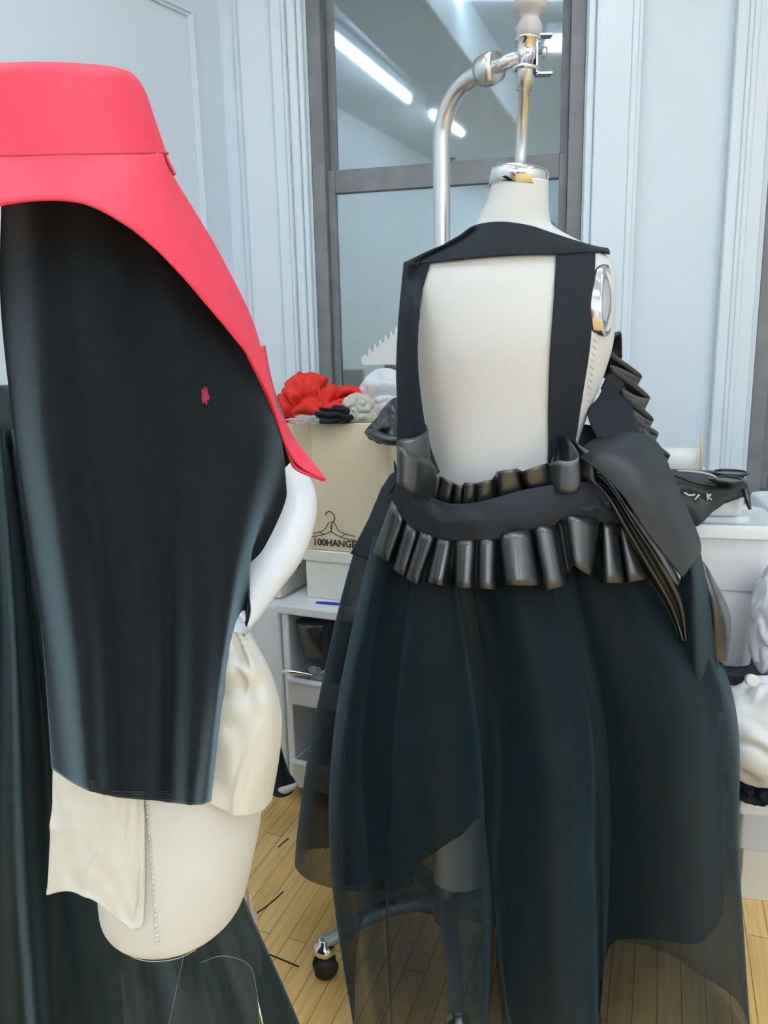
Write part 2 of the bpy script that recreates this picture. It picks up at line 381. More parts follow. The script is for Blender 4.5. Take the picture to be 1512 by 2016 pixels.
lamp('strip_lamp', E, E+(E2-E).normalized()*.9, 'fluorescent strip lamp mirrored at the upper right of the window pane', .22)
for i, (x, y, L) in enumerate([(.4, -1.9, 1.5), (.4, -3.7, 1.2), (.4, -5.1, 1.2), (1.5, .6, 1.2), (1.5, -1.9, 1.5), (1.5, -3.7, 1.2), (1.5, -5.1, 1.2), (2.5, -1.9, 1.5), (2.5, -3.7, 1.2), (-.2, -2.1, 1.4), (-.25, -3.7, 1.2), (-.5, -5.1, 1.2)]):  # unseen lamps added for frontal fill, kept out of the pane's reflection
    p = Vector((x, y, CEIL)); lamp('strip_lamp', p, p+Vector((0, -1, 0))*L, 'added fill strip lamp on the ceiling out of the picture', .24)
s0 = refl(750, 0, CEIL-.3); s2 = refl(950, 230, CEIL-.3); dv = (s2-s0); yaw = math.atan2(-dv.y, dv.x)
struct(box('trim_5', frame_m(Vector((s0.x, s0.y, CEIL)), yaw), (-1.0, dv.length+.5, -.2, .2, -.3, 0), M['duct'], bevel=.01))

# ------------------------------------------------------------------ gooseneck stand
st = thing('mannequin_stand', 'steel gooseneck stand with casters holding up the form in the black dress', 'stand')
zarm = P(1036, 108, 1.5).z
pa = Pz(1036, 108, zarm); pb = Pz(972, 133, zarm); pc = Pz(890, 165, zarm)
adir = (pc-pa).normalized(); post = Pz(838, 1800, .12); 
corner = pa+adir*((post-pa).dot(adir)); post = Vector((corner.x, corner.y, 0))
rb = .1
path = [Vector((post.x, post.y, z)) for z in (.1, .6, 1.2, zarm-rb-.05)]
path += [post*1+Vector((0, 0, zarm-rb))+(-adir*rb*(1-math.cos(k)))+Vector((0, 0, rb*math.sin(k))) for k in np.linspace(0, PI/2, 10)]
path += [pb]
tube('post', path, .0175, M['steel'], st, 24)
tube('arm', [pb+adir*.03, pa+adir*.012], .0125, M['steel'], st, 20)
lathe('collar', pb+adir*.03, pb-adir*.008, [(0, .018), (0, .026), (.3, .0285), (.75, .0285), (1, .026), (1, .013)], M['steel'], st)
# clamp bracket
q = P(1036, 108, 1.5)
lathe('clamp', P(1040, 77, 1.5), P(1034, 140, 1.5), [(0, .016), (0, .024), (.06, .024), (.06, .017), (.9, .017), (.9, .024), (1, .024), (1, .016)], M['chrome'], st)
bm = bmesh.new(); mx = frame_m(q, 0)
addbox(bm, mx, .016, .019, -.01, .01, -.035, .035); addbox(bm, mx, .016, .045, -.01, .01, .028, .031); addbox(bm, mx, .016, .045, -.01, .01, -.034, -.031)
fin(bm, 'clamp_bracket', M['steel'], st, False)
lathe('knob', q+Vector((.018, 0, .003)), q+Vector((.036, 0, .003)), [(0, .004), (.5, .004), (.5, .009), (1, .009)], M['steel'], st)
# hub and legs
lathe('hub', (post.x, post.y, .07), (post.x, post.y, .17), [(0, .03), (.1, .034), (.6, .034), (.75, .024), (1, .022)], M['grey_metal'], st)
def leg(tip, parent):
    hub = Vector((post.x, post.y, .11)); d = (tip-hub); d.z = 0
    pts = [hub, hub+d*.25+Vector((0, 0, .028)), hub+d*.6+Vector((0, 0, .025)), hub+d*.9+Vector((0, 0, -.01)), Vector((tip.x, tip.y, .09))]
    lg = tube('leg', pts, [.02, .021, .019, .016, .014], M['grey_metal'], parent, 16, 20)
    ca = lathe('caster', (tip.x, tip.y, .1), (tip.x, tip.y, .055), [(0, .008), (0, .013), (.2, .014), (.25, .024), (.6, .026), (1, .02)], M['chrome'], lg)
    wdir = Vector((d.y, -d.x, 0)).normalized(); c = Vector((tip.x, tip.y, .029))
    bm = bmesh.new()
    for s in (-1, 1):
        a = c+wdir*.006*s; b = c+wdir*.02*s; tubeinto(bm, [a, a.lerp(b, .5), b], [.028, .029, .025], 28)
    fin(bm, 'wheel', M['black_rubber'], ca)
    tube('fork', [c+Vector((0, 0, .04))+wdir*.003, c+wdir*.002], .006, M['chrome'], ca, 8)
tips = [Pz(640, 1885, .05)]
v0 = tips[0]-post; v0.z = 0; L0 = v0.length
for k in range(1, 5):
    a = 2*PI*k/5; tips.append(post+Vector((v0.x*math.cos(a)-v0.y*math.sin(a), v0.x*math.sin(a)+v0.y*math.cos(a), 0)))
for t in tips: leg(t, st)
# turned finial on top of the hanging rod
# ------------------------------------------------------------------ right dress form
fm = thing('dress_form', 'cream jersey dress form hanging from the gooseneck stand, back turned', 'dress form')
YF = 1.53
body = loft('torso', [(967, 1078, 362, 1.5, .052), (958, 1078, 395, 1.505, .056), (944, 1080, 425, 1.51, .06), (930, 1088, 450, 1.515, .066), (885, 1135, 478, 1.52, .078), (832, 1185, 504, 1.525, .09), (803, 1205, 530, YF, .1),
     (796, 1210, 565, YF, .11), (796, 1208, 620, YF, .118), (800, 1203, 680, YF, .12), (812, 1186, 740, YF, .112), (828, 1162, 800, YF, .102), (842, 1140, 860, YF, .094), (850, 1128, 920, YF, .09), (855, 1130, 980, YF, .085),
     (845, 1150, 1060, YF+.01, .088), (835, 1180, 1150, YF+.02, .09), (835, 1185, 1250, YF+.02, .09), (845, 1180, 1340, YF+.02, .085)], M['cream'], fm, 96, 4, 2.15)
for side, xs in ((0, [(838, 1010), (848, 985), (855, 962), (853, 952)]), (1, [(1015, 1190), (1030, 1165), (1040, 1140), (1042, 1132)])):
    loft('leg', [(xs[0][0], xs[0][1], 1330, 1.555, .07), (xs[1][0], xs[1][1], 1480, 1.55, .06), (xs[2][0], xs[2][1], 1630, 1.54, .052), (xs[3][0], xs[3][1], 1728, 1.53, .048)], M['cream'], fm, 40, 6)
ca_, cb_ = P(1020, 362, 1.5), P(1023, 333, 1.5)
ax = (cb_-ca_); ax = Vector((.004, 0, .03))
hw = (P(1078, 362, 1.5)-P(967, 362, 1.5)).length/2
lathe('neck_cap', ca_-ax*.25, ca_+ax*.85, [(0, hw*.99), (0, hw*1.03), (.75, hw*1.03), (.92, hw*.99), (1, hw*.9), (1.03, .01)], M['chrome'], fm)
top_rod = P(1040, 70, 1.5)
lathe('hanging_rod', P(1023, 345, 1.5), P(1040, 60, 1.5), [(0, .012), (.03, .011), (.035, .007), (.06, .007), (.08, .0095), (.12, .0102), (.6, .0102), (.6, .0155), (.76, .0155), (1, .015)], M['steel'], fm)
lathe('finial', P(1041, 78, 1.5), P(1047, -60, 1.5), [(0, .018), (.08, .022), (.18, .023), (.27, .018), (.32, .0155), (.37, .018), (.42, .026), (.5, .0285), (.57, .026), (.62, .018), (.66, .016), (.8, .018), (.95, .012), (1, .004)], M['finial'], fm)
# arm plate
bvh = BVHTree.FromPolygons([v.co for v in body.data.vertices], [list(p.vertices) for p in body.data.polygons])
def hit(px, py, off, fb):
    d = ray(px, py); h = bvh.ray_cast(CAM, d)
    if h[0] is None or h[0].y > fb+.04: return CAM+d*(fb/d.y)
    n = h[1]; n = -n if n.dot(d) > 0 else n
    return h[0]-d*off
def oval(name, cpx, cpy, Yc, rx, rz, nrm, m, parent, bulge=.01, tilt=0):
    c = P(cpx, cpy, Yc) if Yc else bvh.ray_cast(CAM, ray(cpx, cpy))[0]; n = Vector(nrm).normalized(); s = Vector((0, 0, 1)).cross(n).normalized(); u = n.cross(s)
    s, u = s*math.cos(tilt)+u*math.sin(tilt), u*math.cos(tilt)-s*math.sin(tilt)
    bm = bmesh.new(); rings = []
    for r, h in ((1, -.02), (1.0, 0), (.96, .006), (.9, .003), (.84, .0), (.6, bulge*.5), (.3, bulge*.9), (.02, bulge)):
        rings.append([bm.verts.new(c+s*rx*r*math.cos(2*PI*j/48)*(1-.18*math.sin(2*PI*j/48))+u*rz*r*math.sin(2*PI*j/48)+n*h) for j in range(48)])
    for a, b in zip(rings, rings[1:]):
        for j in range(48): bm.faces.new((a[j], a[(j+1) % 48], b[(j+1) % 48], b[j]))
    bm.faces.new(rings[-1]); return fin(bm, name, m, parent)
ap = oval('arm_plate', 1190, 592, None, .036, .066, (.86, -.5, .05), M['chrome'], fm, .012, -.12)
ap['label'] = 'mirror-bright oval arm plate'
# side seam stitching
for k in range(16):
    y = 665+k*14; x = 1162-(y-665)*.12
    p = hit(x, y, .0, 1.46); 
bm = bmesh.new()
for k in range(12):
    y = 668+k*13; x = 1172-(y-668)*.125; a = hit(x-3, y, .001, 1.47); b = hit(x+3, y+6, .001, 1.47); tubeinto(bm, [a, b], .0014, 6)
fin(bm, 'side_stitching', M['cream'], fm)

# ------------------------------------------------------------------ black dress on the form
dr = thing('dress', 'black open-back dress with leather ruffles and a sheer full skirt', 'dress')
def dsheet(name, cols, nu, nv, m, parent, off=.005, thick=.003, fb=1.46, rip=0):
    A_ = [crs(c, nv) for c in cols]; G = []
    for j in range(nv):
        row = crs([a[j] for a in A_], nu); o_ = []
        for i, r in enumerate(row): o_.append(hit(r[0], r[1], off+rip*nz(i*.25, j*.12, 3), r[2] if len(r) > 2 else fb))
        G.append(o_)
    # smooth in depth
    for _ in range(3):
        H = [[p.copy() for p in r] for r in G]
        for j in range(1, nv-1):
            for i in range(1, nu-1): G[j][i] = (H[j][i]*2+H[j-1][i]+H[j+1][i]+H[j][i-1]+H[j][i+1])/6
    return gridmesh(G, name, m, parent, False, thick, False)
dsheet('yoke', [[(797, 518, 1.5), (800, 520, 1.49), (806, 524, 1.48)], [(850, 492, 1.47), (848, 505, 1.46), (845, 517, 1.45)], [(900, 468, 1.46), (900, 490, 1.45), (900, 512, 1.44)], [(935, 445, 1.46), (938, 475, 1.45), (940, 508, 1.43)], [(985, 437, 1.44), (990, 470, 1.43), (995, 504, 1.42)],
     [(1040, 444, 1.44), (1040, 475, 1.43), (1045, 502, 1.42)], [(1085, 459, 1.45), (1090, 478, 1.44), (1098, 501, 1.43)], [(1130, 474, 1.46), (1140, 485, 1.45), (1145, 497, 1.44)], [(1172, 486, 1.5), (1180, 491, 1.48), (1186, 497, 1.47)], [(1196, 490, 1.51), (1199, 495, 1.5), (1200, 500, 1.49)]], 70, 14, M['jersey'], dr, .009, .004)
dsheet('strap', [[(796, 516, 1.49), (786, 620, 1.46), (781, 720, 1.46), (783, 800, 1.46), (783, 860, 1.45), (786, 930, 1.44)], [(820, 518, 1.46), (806, 620, 1.43), (802, 720, 1.43), (808, 820, 1.43), (818, 880, 1.43), (828, 940, 1.43)], [(848, 513, 1.44), (830, 580, 1.43), (822, 690, 1.42), (830, 790, 1.42), (845, 870, 1.43), (866, 930, 1.43)]], 16, 50, M['jersey'], dr, .006, .003, rip=.002)
dsheet('strap', [[(1096, 498, 1.43), (1090, 600, 1.42), (1083, 700, 1.42), (1080, 800, 1.42), (1080, 880, 1.42), (1078, 940, 1.42)], [(1135, 494, 1.44), (1130, 600, 1.43), (1122, 700, 1.43), (1112, 800, 1.43), (1105, 880, 1.43), (1100, 940, 1.42)], [(1172, 490, 1.46), (1168, 590, 1.44), (1160, 690, 1.44), (1146, 780, 1.44), (1134, 860, 1.44), (1124, 940, 1.43)]], 16, 50, M['jersey'], dr, .006, .003)
def Yw(x): return 1.385+(.11 if x < 985 else .04)*((x-985)/240)**2
def Yb(x): return min(Yw(x), 1.5)
def ruffle(name, pl, m, parent, yoff=0, dtop=1., dbot=1., nv=8, tuck=.03, thick=.002, ybot=0):
    top = []; bot = []
    for i, (tl, tr, bl, brr) in enumerate(pl):
        for k in range(13):
            a = PI*k/12; f = (1-math.cos(a))/2
            for (L, R, out, ds) in ((tl, tr, top, dtop), (bl, brr, bot, dbot)):
                wd_ = abs(R[0]-L[0]); x = L[0]+(R[0]-L[0])*f; y = L[1]+(R[1]-L[1])*f
                d = (.005+.00026*wd_)*ds
                out.append((x, y, Yb(x)+yoff+(ybot if out is bot else 0)-d*math.sin(a)**.5))
        if i < len(pl)-1:
            n_ = pl[i+1]
            for (R, L, out) in ((tr, n_[0], top), (brr, n_[2], bot)):
                for f in (.2, .5, .8):
                    x = R[0]+(L[0]-R[0])*f; y = R[1]+(L[1]-R[1])*f
                    out.append((x, y, Yb(x)+yoff+(ybot if out is bot else 0)+tuck*math.sin(PI*f)))
    G = []
    for j in range(nv):
        t = j/(nv-1); G.append([np.array(a)*(1-t)+np.array(b)*t for a, b in zip(top, bot)])
    return gridmesh(G, name, m, parent, False, thick)
low = [((772, 985), (796, 1020), (735, 1088), (765, 1108)), ((800, 1028), (822, 1048), (774, 1120), (796, 1136)), ((828, 1045), (855, 1057), (797, 1137), (822, 1153)), ((862, 1057), (889, 1063), (841, 1147), (873, 1154)), ((899, 1060), (934, 1062), (896, 1156), (929, 1159)),
       ((944, 1058), (975, 1060), (943, 1158), (973, 1161)), ((984, 1050), (1043, 1042), (995, 1152), (1060, 1153)), ((1051, 1036), (1090, 1033), (1073, 1163), (1112, 1153)), ((1114, 1015), (1181, 1022), (1128, 1112), (1163, 1135)), ((1186, 1024), (1213, 1024), (1189, 1148), (1229, 1148)), ((1218, 1024), (1240, 1022), (1235, 1147), (1280, 1139)), ((1246, 1015), (1262, 1010), (1284, 1135), (1300, 1120))]
ruffle('lower_ruffle', low, M['leather'], dr, -.004, 1.2, 2., tuck=.045, ybot=-.022)
upp = [((830, 906), (856, 920), (812, 948), (838, 972)), ((848, 928), (868, 938), (834, 968), (858, 990)), ((872, 940), (893, 950), (860, 985), (882, 1000)), ((897, 953), (911, 956), (892, 998), (906, 1000)), ((914, 950), (934, 951), (911, 1000), (933, 1000)), ((942, 950), (969, 944), (939, 1000), (968, 995)),
       ((979, 928), (1018, 922), (984, 985), (1027, 975)), ((1028, 928), (1076, 912), (1042, 975), (1083, 965))]
ruffle('upper_ruffle', upp, M['leather'], dr, .012, 1.5, .7, tuck=.03)
# big open loops of the upper ruffle
def ribbon(name, prof, drop, m, parent, thick=.002, nv=7, n=60):
    T_ = crs(prof, n); G = []
    for j in range(nv):
        t = j/(nv-1); G.append([(x+drop[0]*t+ (drop[3]*(k/n-.5)*t if len(drop) > 3 else 0), y+drop[1]*t, Y+drop[2]*t) for k, (x, y, Y) in enumerate(T_)])
    return gridmesh(G, name, m, parent, False, thick)
ribbon('ruffle_loop', [(783, 852, 1.49), (800, 842, 1.47), (828, 834, 1.47), (840, 838, 1.45), (838, 850, 1.42), (815, 862, 1.40), (790, 864, 1.39), (782, 872, 1.375), (795, 884, 1.36), (822, 898, 1.37), (845, 905, 1.4), (862, 925, 1.42)], (4, 75, -.005, -30), M['leather'], dr)
ribbon('ruffle_loop', [(1085, 912, 1.44), (1092, 885, 1.45), (1100, 862, 1.45), (1110, 858, 1.43), (1122, 868, 1.4), (1136, 888, 1.38), (1138, 900, 1.37), (1120, 908, 1.365), (1098, 907, 1.37), (1080, 914, 1.39), (1070, 925, 1.41)], (4, 62, -.005), M['leather'], dr)
ribbon('ruffle_loop', [(1128, 866, 1.43), (1140, 875, 1.41), (1155, 886, 1.4), (1170, 893, 1.395), (1180, 902, 1.41), (1176, 915, 1.44)], (0, 60, -.002), M['leather'], dr)
# waistband
def bandc(x, yt, yb): 
    Y = Yb(x)-.018
    return [(x-3, yt, Y+.006), (x, (yt+yb)/2, Y-.006), (x+2, yb, Y)]
bc = [(778, 905, 985), (790, 930, 1010), (812, 952, 1033), (845, 975, 1052), (885, 991, 1062), (930, 990, 1063), (975, 982, 1060), (1030, 965, 1046), (1080, 956, 1031), (1125, 951, 1016), (1175, 949, 1026), (1215, 958, 1030), (1245, 975, 1028)]
sheet('waistband', [bandc(*b) for b in bc], 90, 14, M['band'], dr, thick=.003, disp=lambda s, t: (0, 2*nz(s*9, t*2), .004*nz(s*14, t*3, 2)))
# puffed crepe just right of centre
blob('sash_fold', P(1160, 990, 1.41), (.05, .03, .028), M['band'], dr, .25, 2, 4)

sheet('waist_wrap', [[(1118, 842, 1.52), (1116, 900, 1.5), (1118, 1000, 1.47)], [(1150, 836, 1.515), (1150, 900, 1.49), (1155, 1000, 1.45)], [(1190, 845, 1.53), (1200, 920, 1.5), (1210, 1030, 1.47)]], 20, 20, M['jersey'], dr, thick=.003)
# leather drape on the right hip
sheet('leather_drape', [[(1143, 903, 1.40), (1150, 880, 1.43), (1165, 868, 1.48)], [(1175, 925, 1.36), (1190, 885, 1.38), (1222, 852, 1.47)], [(1225, 975, 1.335), (1255, 915, 1.35), (1290, 869, 1.46)], [(1268, 1040, 1.33), (1300, 985, 1.34), (1330, 955, 1.44)],
      [(1310, 1095, 1.33), (1340, 1060, 1.35), (1372, 1050, 1.43)], [(1343, 1136, 1.34), (1362, 1110, 1.37), (1379, 1085, 1.44)]], 50, 20, M['leather_matte'], dr, thick=.004, disp=lambda s, t: (0, 0, .006*nz(s*3, t*2)))
sheet('drape_fold', [[(1150, 900, 1.45), (1150, 925, 1.42), (1160, 950, 1.41)], [(1200, 940, 1.42), (1195, 965, 1.39), (1190, 990, 1.42)], [(1255, 1020, 1.4), (1240, 1040, 1.37), (1225, 1060, 1.42)], [(1310, 1100, 1.39), (1285, 1120, 1.37), (1270, 1130, 1.43)], [(1345, 1180, 1.4), (1325, 1195, 1.39), (1310, 1190, 1.44)], [(1352, 1260, 1.42), (1345, 1262, 1.4), (1335, 1250, 1.44)]], 50, 22, M['leather'], dr, thick=.002, disp=lambda s, t: (0, 0, .014*math.sin(t*16+s*2)))
sheet('drape_tail', [[(1342, 1128, 1.40), (1335, 1180, 1.42), (1335, 1290, 1.45), (1345, 1380, 1.47)], [(1362, 1112, 1.38), (1365, 1180, 1.39), (1368, 1290, 1.42), (1375, 1400, 1.45)], [(1379, 1085, 1.46), (1395, 1170, 1.47), (1410, 1290, 1.49), (1425, 1400, 1.5)]], 20, 30, M['tulle_inner'], dr, thick=0, disp=lambda s, t: (0, 0, .012*math.sin(s*9)*t))
# back leather lobe
sheet('leather_lobe', [[(1345, 1075, 1.6), (1340, 1180, 1.6), (1350, 1300, 1.6)], [(1372, 1090, 1.57), (1378, 1180, 1.55), (1385, 1300, 1.56)], [(1392, 1118, 1.56), (1415, 1200, 1.53), (1420, 1305, 1.55)], [(1396, 1125, 1.6), (1437, 1215, 1.6), (1428, 1310, 1.6)], [(1390, 1120, 1.66), (1425, 1210, 1.68), (1415, 1300, 1.66)]], 30, 20, M['leather'], dr, thick=.003)
# front strap and accordion ruffle on the far side of the chest
sheet('front_strap', [[(1196, 742, 1.5), (1180, 780, 1.49), (1157, 812, 1.48), (1175, 862, 1.45)], [(1205, 735, 1.53), (1215, 790, 1.51), (1215, 830, 1.49), (1215, 865, 1.46)], [(1218, 735, 1.55), (1240, 790, 1.54), (1252, 830, 1.52), (1265, 868, 1.48)]], 16, 24, M['jersey'], dr, thick=.003)
zig = [(1203, 657, 1.56), (1215, 654, 1.57), (1223, 656, 1.58), (1224, 690, 1.59), (1222, 706, 1.58), (1204, 690, 1.54), (1200, 692, 1.53), (1235, 716, 1.57), (1262, 737, 1.6), (1258, 742, 1.6), (1232, 730, 1.56), (1208, 720, 1.52), (1210, 727, 1.52), (1245, 750, 1.56), (1278, 779, 1.6), (1274, 784, 1.6), (1250, 778, 1.56), (1228, 766, 1.52), (1232, 776, 1.52), (1262, 800, 1.56), (1285, 822, 1.59), (1281, 828, 1.59), (1262, 818, 1.56), (1248, 808, 1.53), (1254, 822, 1.53), (1276, 838, 1.56), (1296, 851, 1.59), (1290, 858, 1.59), (1272, 850, 1.55), (1266, 848, 1.54), (1280, 862, 1.56), (1292, 868, 1.58), (1303, 882, 1.6), (1318, 895, 1.61), (1312, 902, 1.6), (1300, 896, 1.58), (1316, 912, 1.6), (1308, 925, 1.6)]
ribbon('front_ruffle', zig, (-22, 44, .05), M['leather'], dr, .0025, 6, 240)
sheet('ruffle_backing', [[(1200, 695, 1.57), (1205, 760, 1.55), (1230, 830, 1.53), (1262, 880, 1.5)], [(1218, 700, 1.6), (1240, 770, 1.59), (1268, 830, 1.57), (1290, 880, 1.55)]], 10, 20, M['leather'], dr, thick=.003)
# skirt
def col(xs, ys, Ys): return list(zip(xs, ys, Ys))
Yl = [1055, 1400, 1700, 2045]
sk = [([735, 662, 650, 700], [1.50, 1.53, 1.45, 1.365]), ([765, 695, 690, 735], [1.42, 1.42, 1.38, 1.34]), ([790, 752, 752, 768], [1.45, 1.50, 1.47, 1.365]), ([812, 775, 768, 780], [1.42, 1.41, 1.39, 1.35]), ([845, 850, 862, 868], [1.38, 1.33, 1.29, 1.27]), ([880, 930, 945, 945], [1.40, 1.39, 1.37, 1.34]), ([885, 962, 976, 962], [1.45, 1.52, 1.50, 1.37]),
      ([905, 955, 968, 1000], [1.41, 1.44, 1.45, 1.37]), ([925, 990, 988, 994], [1.39, 1.39, 1.38, 1.34]), ([985, 1070, 1080, 1085], [1.37, 1.31, 1.27, 1.26]), ([1050, 1150, 1165, 1162], [1.38, 1.38, 1.37, 1.33]), ([1065, 1182, 1184, 1178], [1.45, 1.52, 1.50, 1.37]),
      ([1085, 1165, 1172, 1187], [1.42, 1.44, 1.44, 1.36]), ([1125, 1210, 1225, 1225], [1.40, 1.39, 1.38, 1.34]), ([1195, 1300, 1325, 1335], [1.38, 1.34, 1.31, 1.28]), ([1260, 1390, 1410, 1430], [1.42, 1.41, 1.39, 1.33]), ([1300, 1440, 1455, 1478], [1.47, 1.50, 1.46, 1.365]),
      ([1270, 1420, 1425, 1440], [1.6, 1.68, 1.6, 1.46]), ([1180, 1280, 1290, 1300], [1.64, 1.76, 1.72, 1.62]), ([1040, 1080, 1080, 1090], [1.65, 1.78, 1.76, 1.68]), ([860, 850, 840, 850], [1.64, 1.74, 1.74, 1.68]), ([770, 700, 690, 720], [1.6, 1.64, 1.6, 1.5])]
hem_back = {17: 1960, 18: 1890, 19: 1850, 20: 1800, 21: 1800}
cols = []
for i, (xs, Ys) in enumerate(sk):
    ys = Yl[:]; Ys = [Ys[0]+.045]+Ys[1:]
    if i in hem_back: h = hem_back[i]; ys = [1080, 1330, 1600, h]
    cols.append(col(xs, ys, Ys))
skirt = sheet('skirt', cols, 330, 46, M['tulle'], dr, closed=True, disp=lambda s, t: (0, 0, .007*nz(s*26, t*1.5)*min(1, t*3)+.013*max(0, 1-t*1.6)*math.cos(2*PI*16*s)*min(1, t*8)))
pet = [(750, 685, 672, 1740, 1.50, 1.5), (820, 790, 780, 1725, 1.41, 1.40), (880, 890, 900, 1650, 1.405, 1.40), (930, 965, 958, 1640, 1.405, 1.405), (985, 1010, 1008, 2015, 1.395, 1.375), (1030, 1080, 1085, 2025, 1.39, 1.36), (1080, 1150, 1172, 2015, 1.405, 1.37), (1110, 1190, 1200, 1865, 1.42, 1.40), (1170, 1250, 1285, 1850, 1.405, 1.39), (1230, 1340, 1380, 1855, 1.43, 1.42), (1280, 1410, 1425, 1780, 1.50, 1.52), (1230, 1360, 1370, 1720, 1.62, 1.66), (1000, 1040, 1040, 1700, 1.66, 1.74), (820, 770, 760, 1680, 1.62, 1.7)]
sheet('petticoat', [[(a, 1060, y0+.035), (b, 1400, (y0+y1)/2), (c, h, y1)] for a, b, c, h, y0, y1 in pet], 220, 34, M['tulle_inner'], dr, closed=True, disp=lambda s, t: (0, 0, .012*t*math.sin(s*75)))
sheet('back_panel', [[(785, 935, 1.52), (700, 1080, 1.62), (622, 1400, 1.68), (590, 1600, 1.7), (580, 1700, 1.7)], [(795, 935, 1.5), (735, 1100, 1.57), (660, 1400, 1.6), (625, 1600, 1.6), (612, 1735, 1.6)], [(830, 940, 1.5), (790, 1120, 1.58), (740, 1400, 1.58), (720, 1600, 1.58), (700, 1755, 1.58)], [(900, 940, 1.55), (860, 1120, 1.62), (830, 1400, 1.63), (820, 1600, 1.63), (815, 1740, 1.63)], [(850, 940, 1.6), (800, 1080, 1.7), (760, 1400, 1.78), (740, 1600, 1.8), (730, 1680, 1.8)], [(800, 935, 1.56), (720, 1080, 1.68), (655, 1400, 1.76), (620, 1580, 1.8), (610, 1672, 1.8)]], 120, 40, M['organza'], dr, closed=True)
sheet('side_panel', [[(752, 960, 1.56), (735, 1000, 1.57), (722, 1030, 1.575), (690, 1090, 1.58)], [(775, 930, 1.53), (765, 1000, 1.53), (752, 1060, 1.53), (742, 1110, 1.53)], [(790, 950, 1.5), (790, 1000, 1.5), (785, 1060, 1.5), (780, 1120, 1.49)]], 16, 20, M['band'], dr, thick=.002)

# ------------------------------------------------------------------ left mannequin
mq = thing('mannequin', 'white armed mannequin with a cream jersey hip under the red hat', 'mannequin')
YM = .86
lb = loft('torso', [(70, 190, 420, .84, .05), (60, 200, 480, .85, .055), (24, 310, 530, .86, .07), (22, 370, 580, .86, .075), (30, 380, 660, .86, .08), (55, 380, 800, .86, .08), (80, 375, 950, .87, .08), (110, 385, 1100, .88, .08), (125, 430, 1250, .88, .095),
     (140, 490, 1400, .88, .11), (165, 515, 1530, .885, .115), (190, 512, 1620, .885, .115), (203, 497, 1700, .885, .112), (208, 484, 1755, .885, .105), (222, 470, 1775, .885, .098), (240, 450, 1783, .885, .09)], M['cream'], mq, 96, 5, 2.1)
bvL = BVHTree.FromPolygons([v.co for v in lb.data.vertices], [list(p.vertices) for p in lb.data.polygons])
def hitL(px, py, off, fb=.9):
    d = ray(px, py); h = bvL.ray_cast(CAM, d)
    if h[0] is None: return CAM+d*(fb/d.y)
    return h[0]-d*off
loft('head', [(95, 165, 200, .84, .03), (60, 200, 225, .84, .06), (45, 213, 270, .84, .085), (46, 212, 330, .84, .085), (60, 200, 390, .84, .07), (80, 185, 430, .84, .055)], M['white_skin'], mq, 48, 6, 2)
# white arm, hand on hip
ap_ = [P(340, 600, .9), P(410, 730, .92), P(500, 860, .94), P(560, 945, .945), P(572, 1000, .93), P(555, 1070, .9), P(520, 1130, .87), P(487, 1190, .84), P(462, 1225, .82)]
ar = tube('arm', ap_, [.036, .034, .029, .030, .033, .031, .027, .021, .019], M['white_skin'], mq, 28, 60)
ar['label'] = 'white bent arm with the hand on the hip'
bm = bmesh.new()
hb = P(462, 1225, .82); 
tubeinto(bm, [hb, P(430, 1262, .8), P(402, 1290, .79)], [.019, .024, .022], 16)
for k in range(4):
    tubeinto(bm, [P(404+8*k-8, 1280-4*k, .792), P(386+10*k-12, 1320-2*k, .785), P(376+10*k-14, 1352-3*k, .784), P(370+10*k-16, 1376-5*k-abs(k-1.5)*6, .787)], [.0085, .008, .007, .005], 10)
tubeinto(bm, [P(425, 1262, .8), P(422, 1290, .785), P(418, 1318, .78)], [.0095, .0085, .006], 10)
fin(bm, 'hand', M['white_skin'], ar)
# hip seam: raised twisted stitching
bm = bmesh.new()
sp = crs([(288, 1572), (294, 1640), (300, 1720), (306, 1800), (312, 1862)], 60)
for i, (x, y) in enumerate(sp[:-2]):
    if i % 2 == 0: a = hitL(x-2.5, y, .0004); b = hitL(x+2.5, y+6, .0004); tubeinto(bm, [a, (a+b)/2-ray(x, y)*.001, b], [.0012, .0024, .0012], 6)
tubeinto(bm, [hitL(x, y, .0) for x, y in sp[:-2]], .0011, 6)
fin(bm, 'side_stitching', M['cream'], mq)
# wire ring under the form
rp = [P(245, 1868, .8), P(262, 1885, .79), P(300, 1893, .785), P(350, 1887, .79), P(385, 1870, .8)]
tube('wire_ring', rp, .0005, M['film'], mq, 6, 30)
# muslin half toile over the hip
ms = thing('muslin_toile', 'cream muslin toile hanging open over the mannequin hip', 'garment')
def lsheet(name, cols, nu, nv, m, parent, off, thick, rip=.0, fr=6, body_=True):
    A_ = [crs(c, nv) for c in cols]; G = []
    for j in range(nv):
        row = crs([a[j] for a in A_], nu); o_ = []
        for i, r in enumerate(row):
            p = P(r[0], r[1], r[2])
            if body_:
                h = bvL.ray_cast(CAM, ray(r[0], r[1]))
                if h[0] is not None and h[0].y-off < p.y: d = ray(r[0], r[1]); p = CAM+d*((h[0].y-off)/d.y)
            o_.append(p-ray(r[0], r[1])*rip*nz(i/nu*fr, j/nv*fr*1.5, 7))
        G.append(o_)
    for _ in range(4):
        H = [[p.copy() for p in r] for r in G]
        for j in range(1, nv-1):
            for i in range(1, nu-1): G[j][i] = (H[j][i]*2+H[j-1][i]+H[j+1][i]+H[j][i-1]+H[j][i+1])/6
    for j in range(nv):
        for i in range(nu):
            u_, v_ = i/nu, j/nv; q_ = math.sin(9*nz(u_*2.2+1, v_*2.6, 4)+5*v_-4*u_); w_ = max(0, nz(u_*3, v_*3, 9)+.25)
            G[j][i] = G[j][i]-ray(700, 1400)*(.0045*(1-abs(q_))**3*w_*3)
    return gridmesh(G, name, m, parent, False, thick, False)
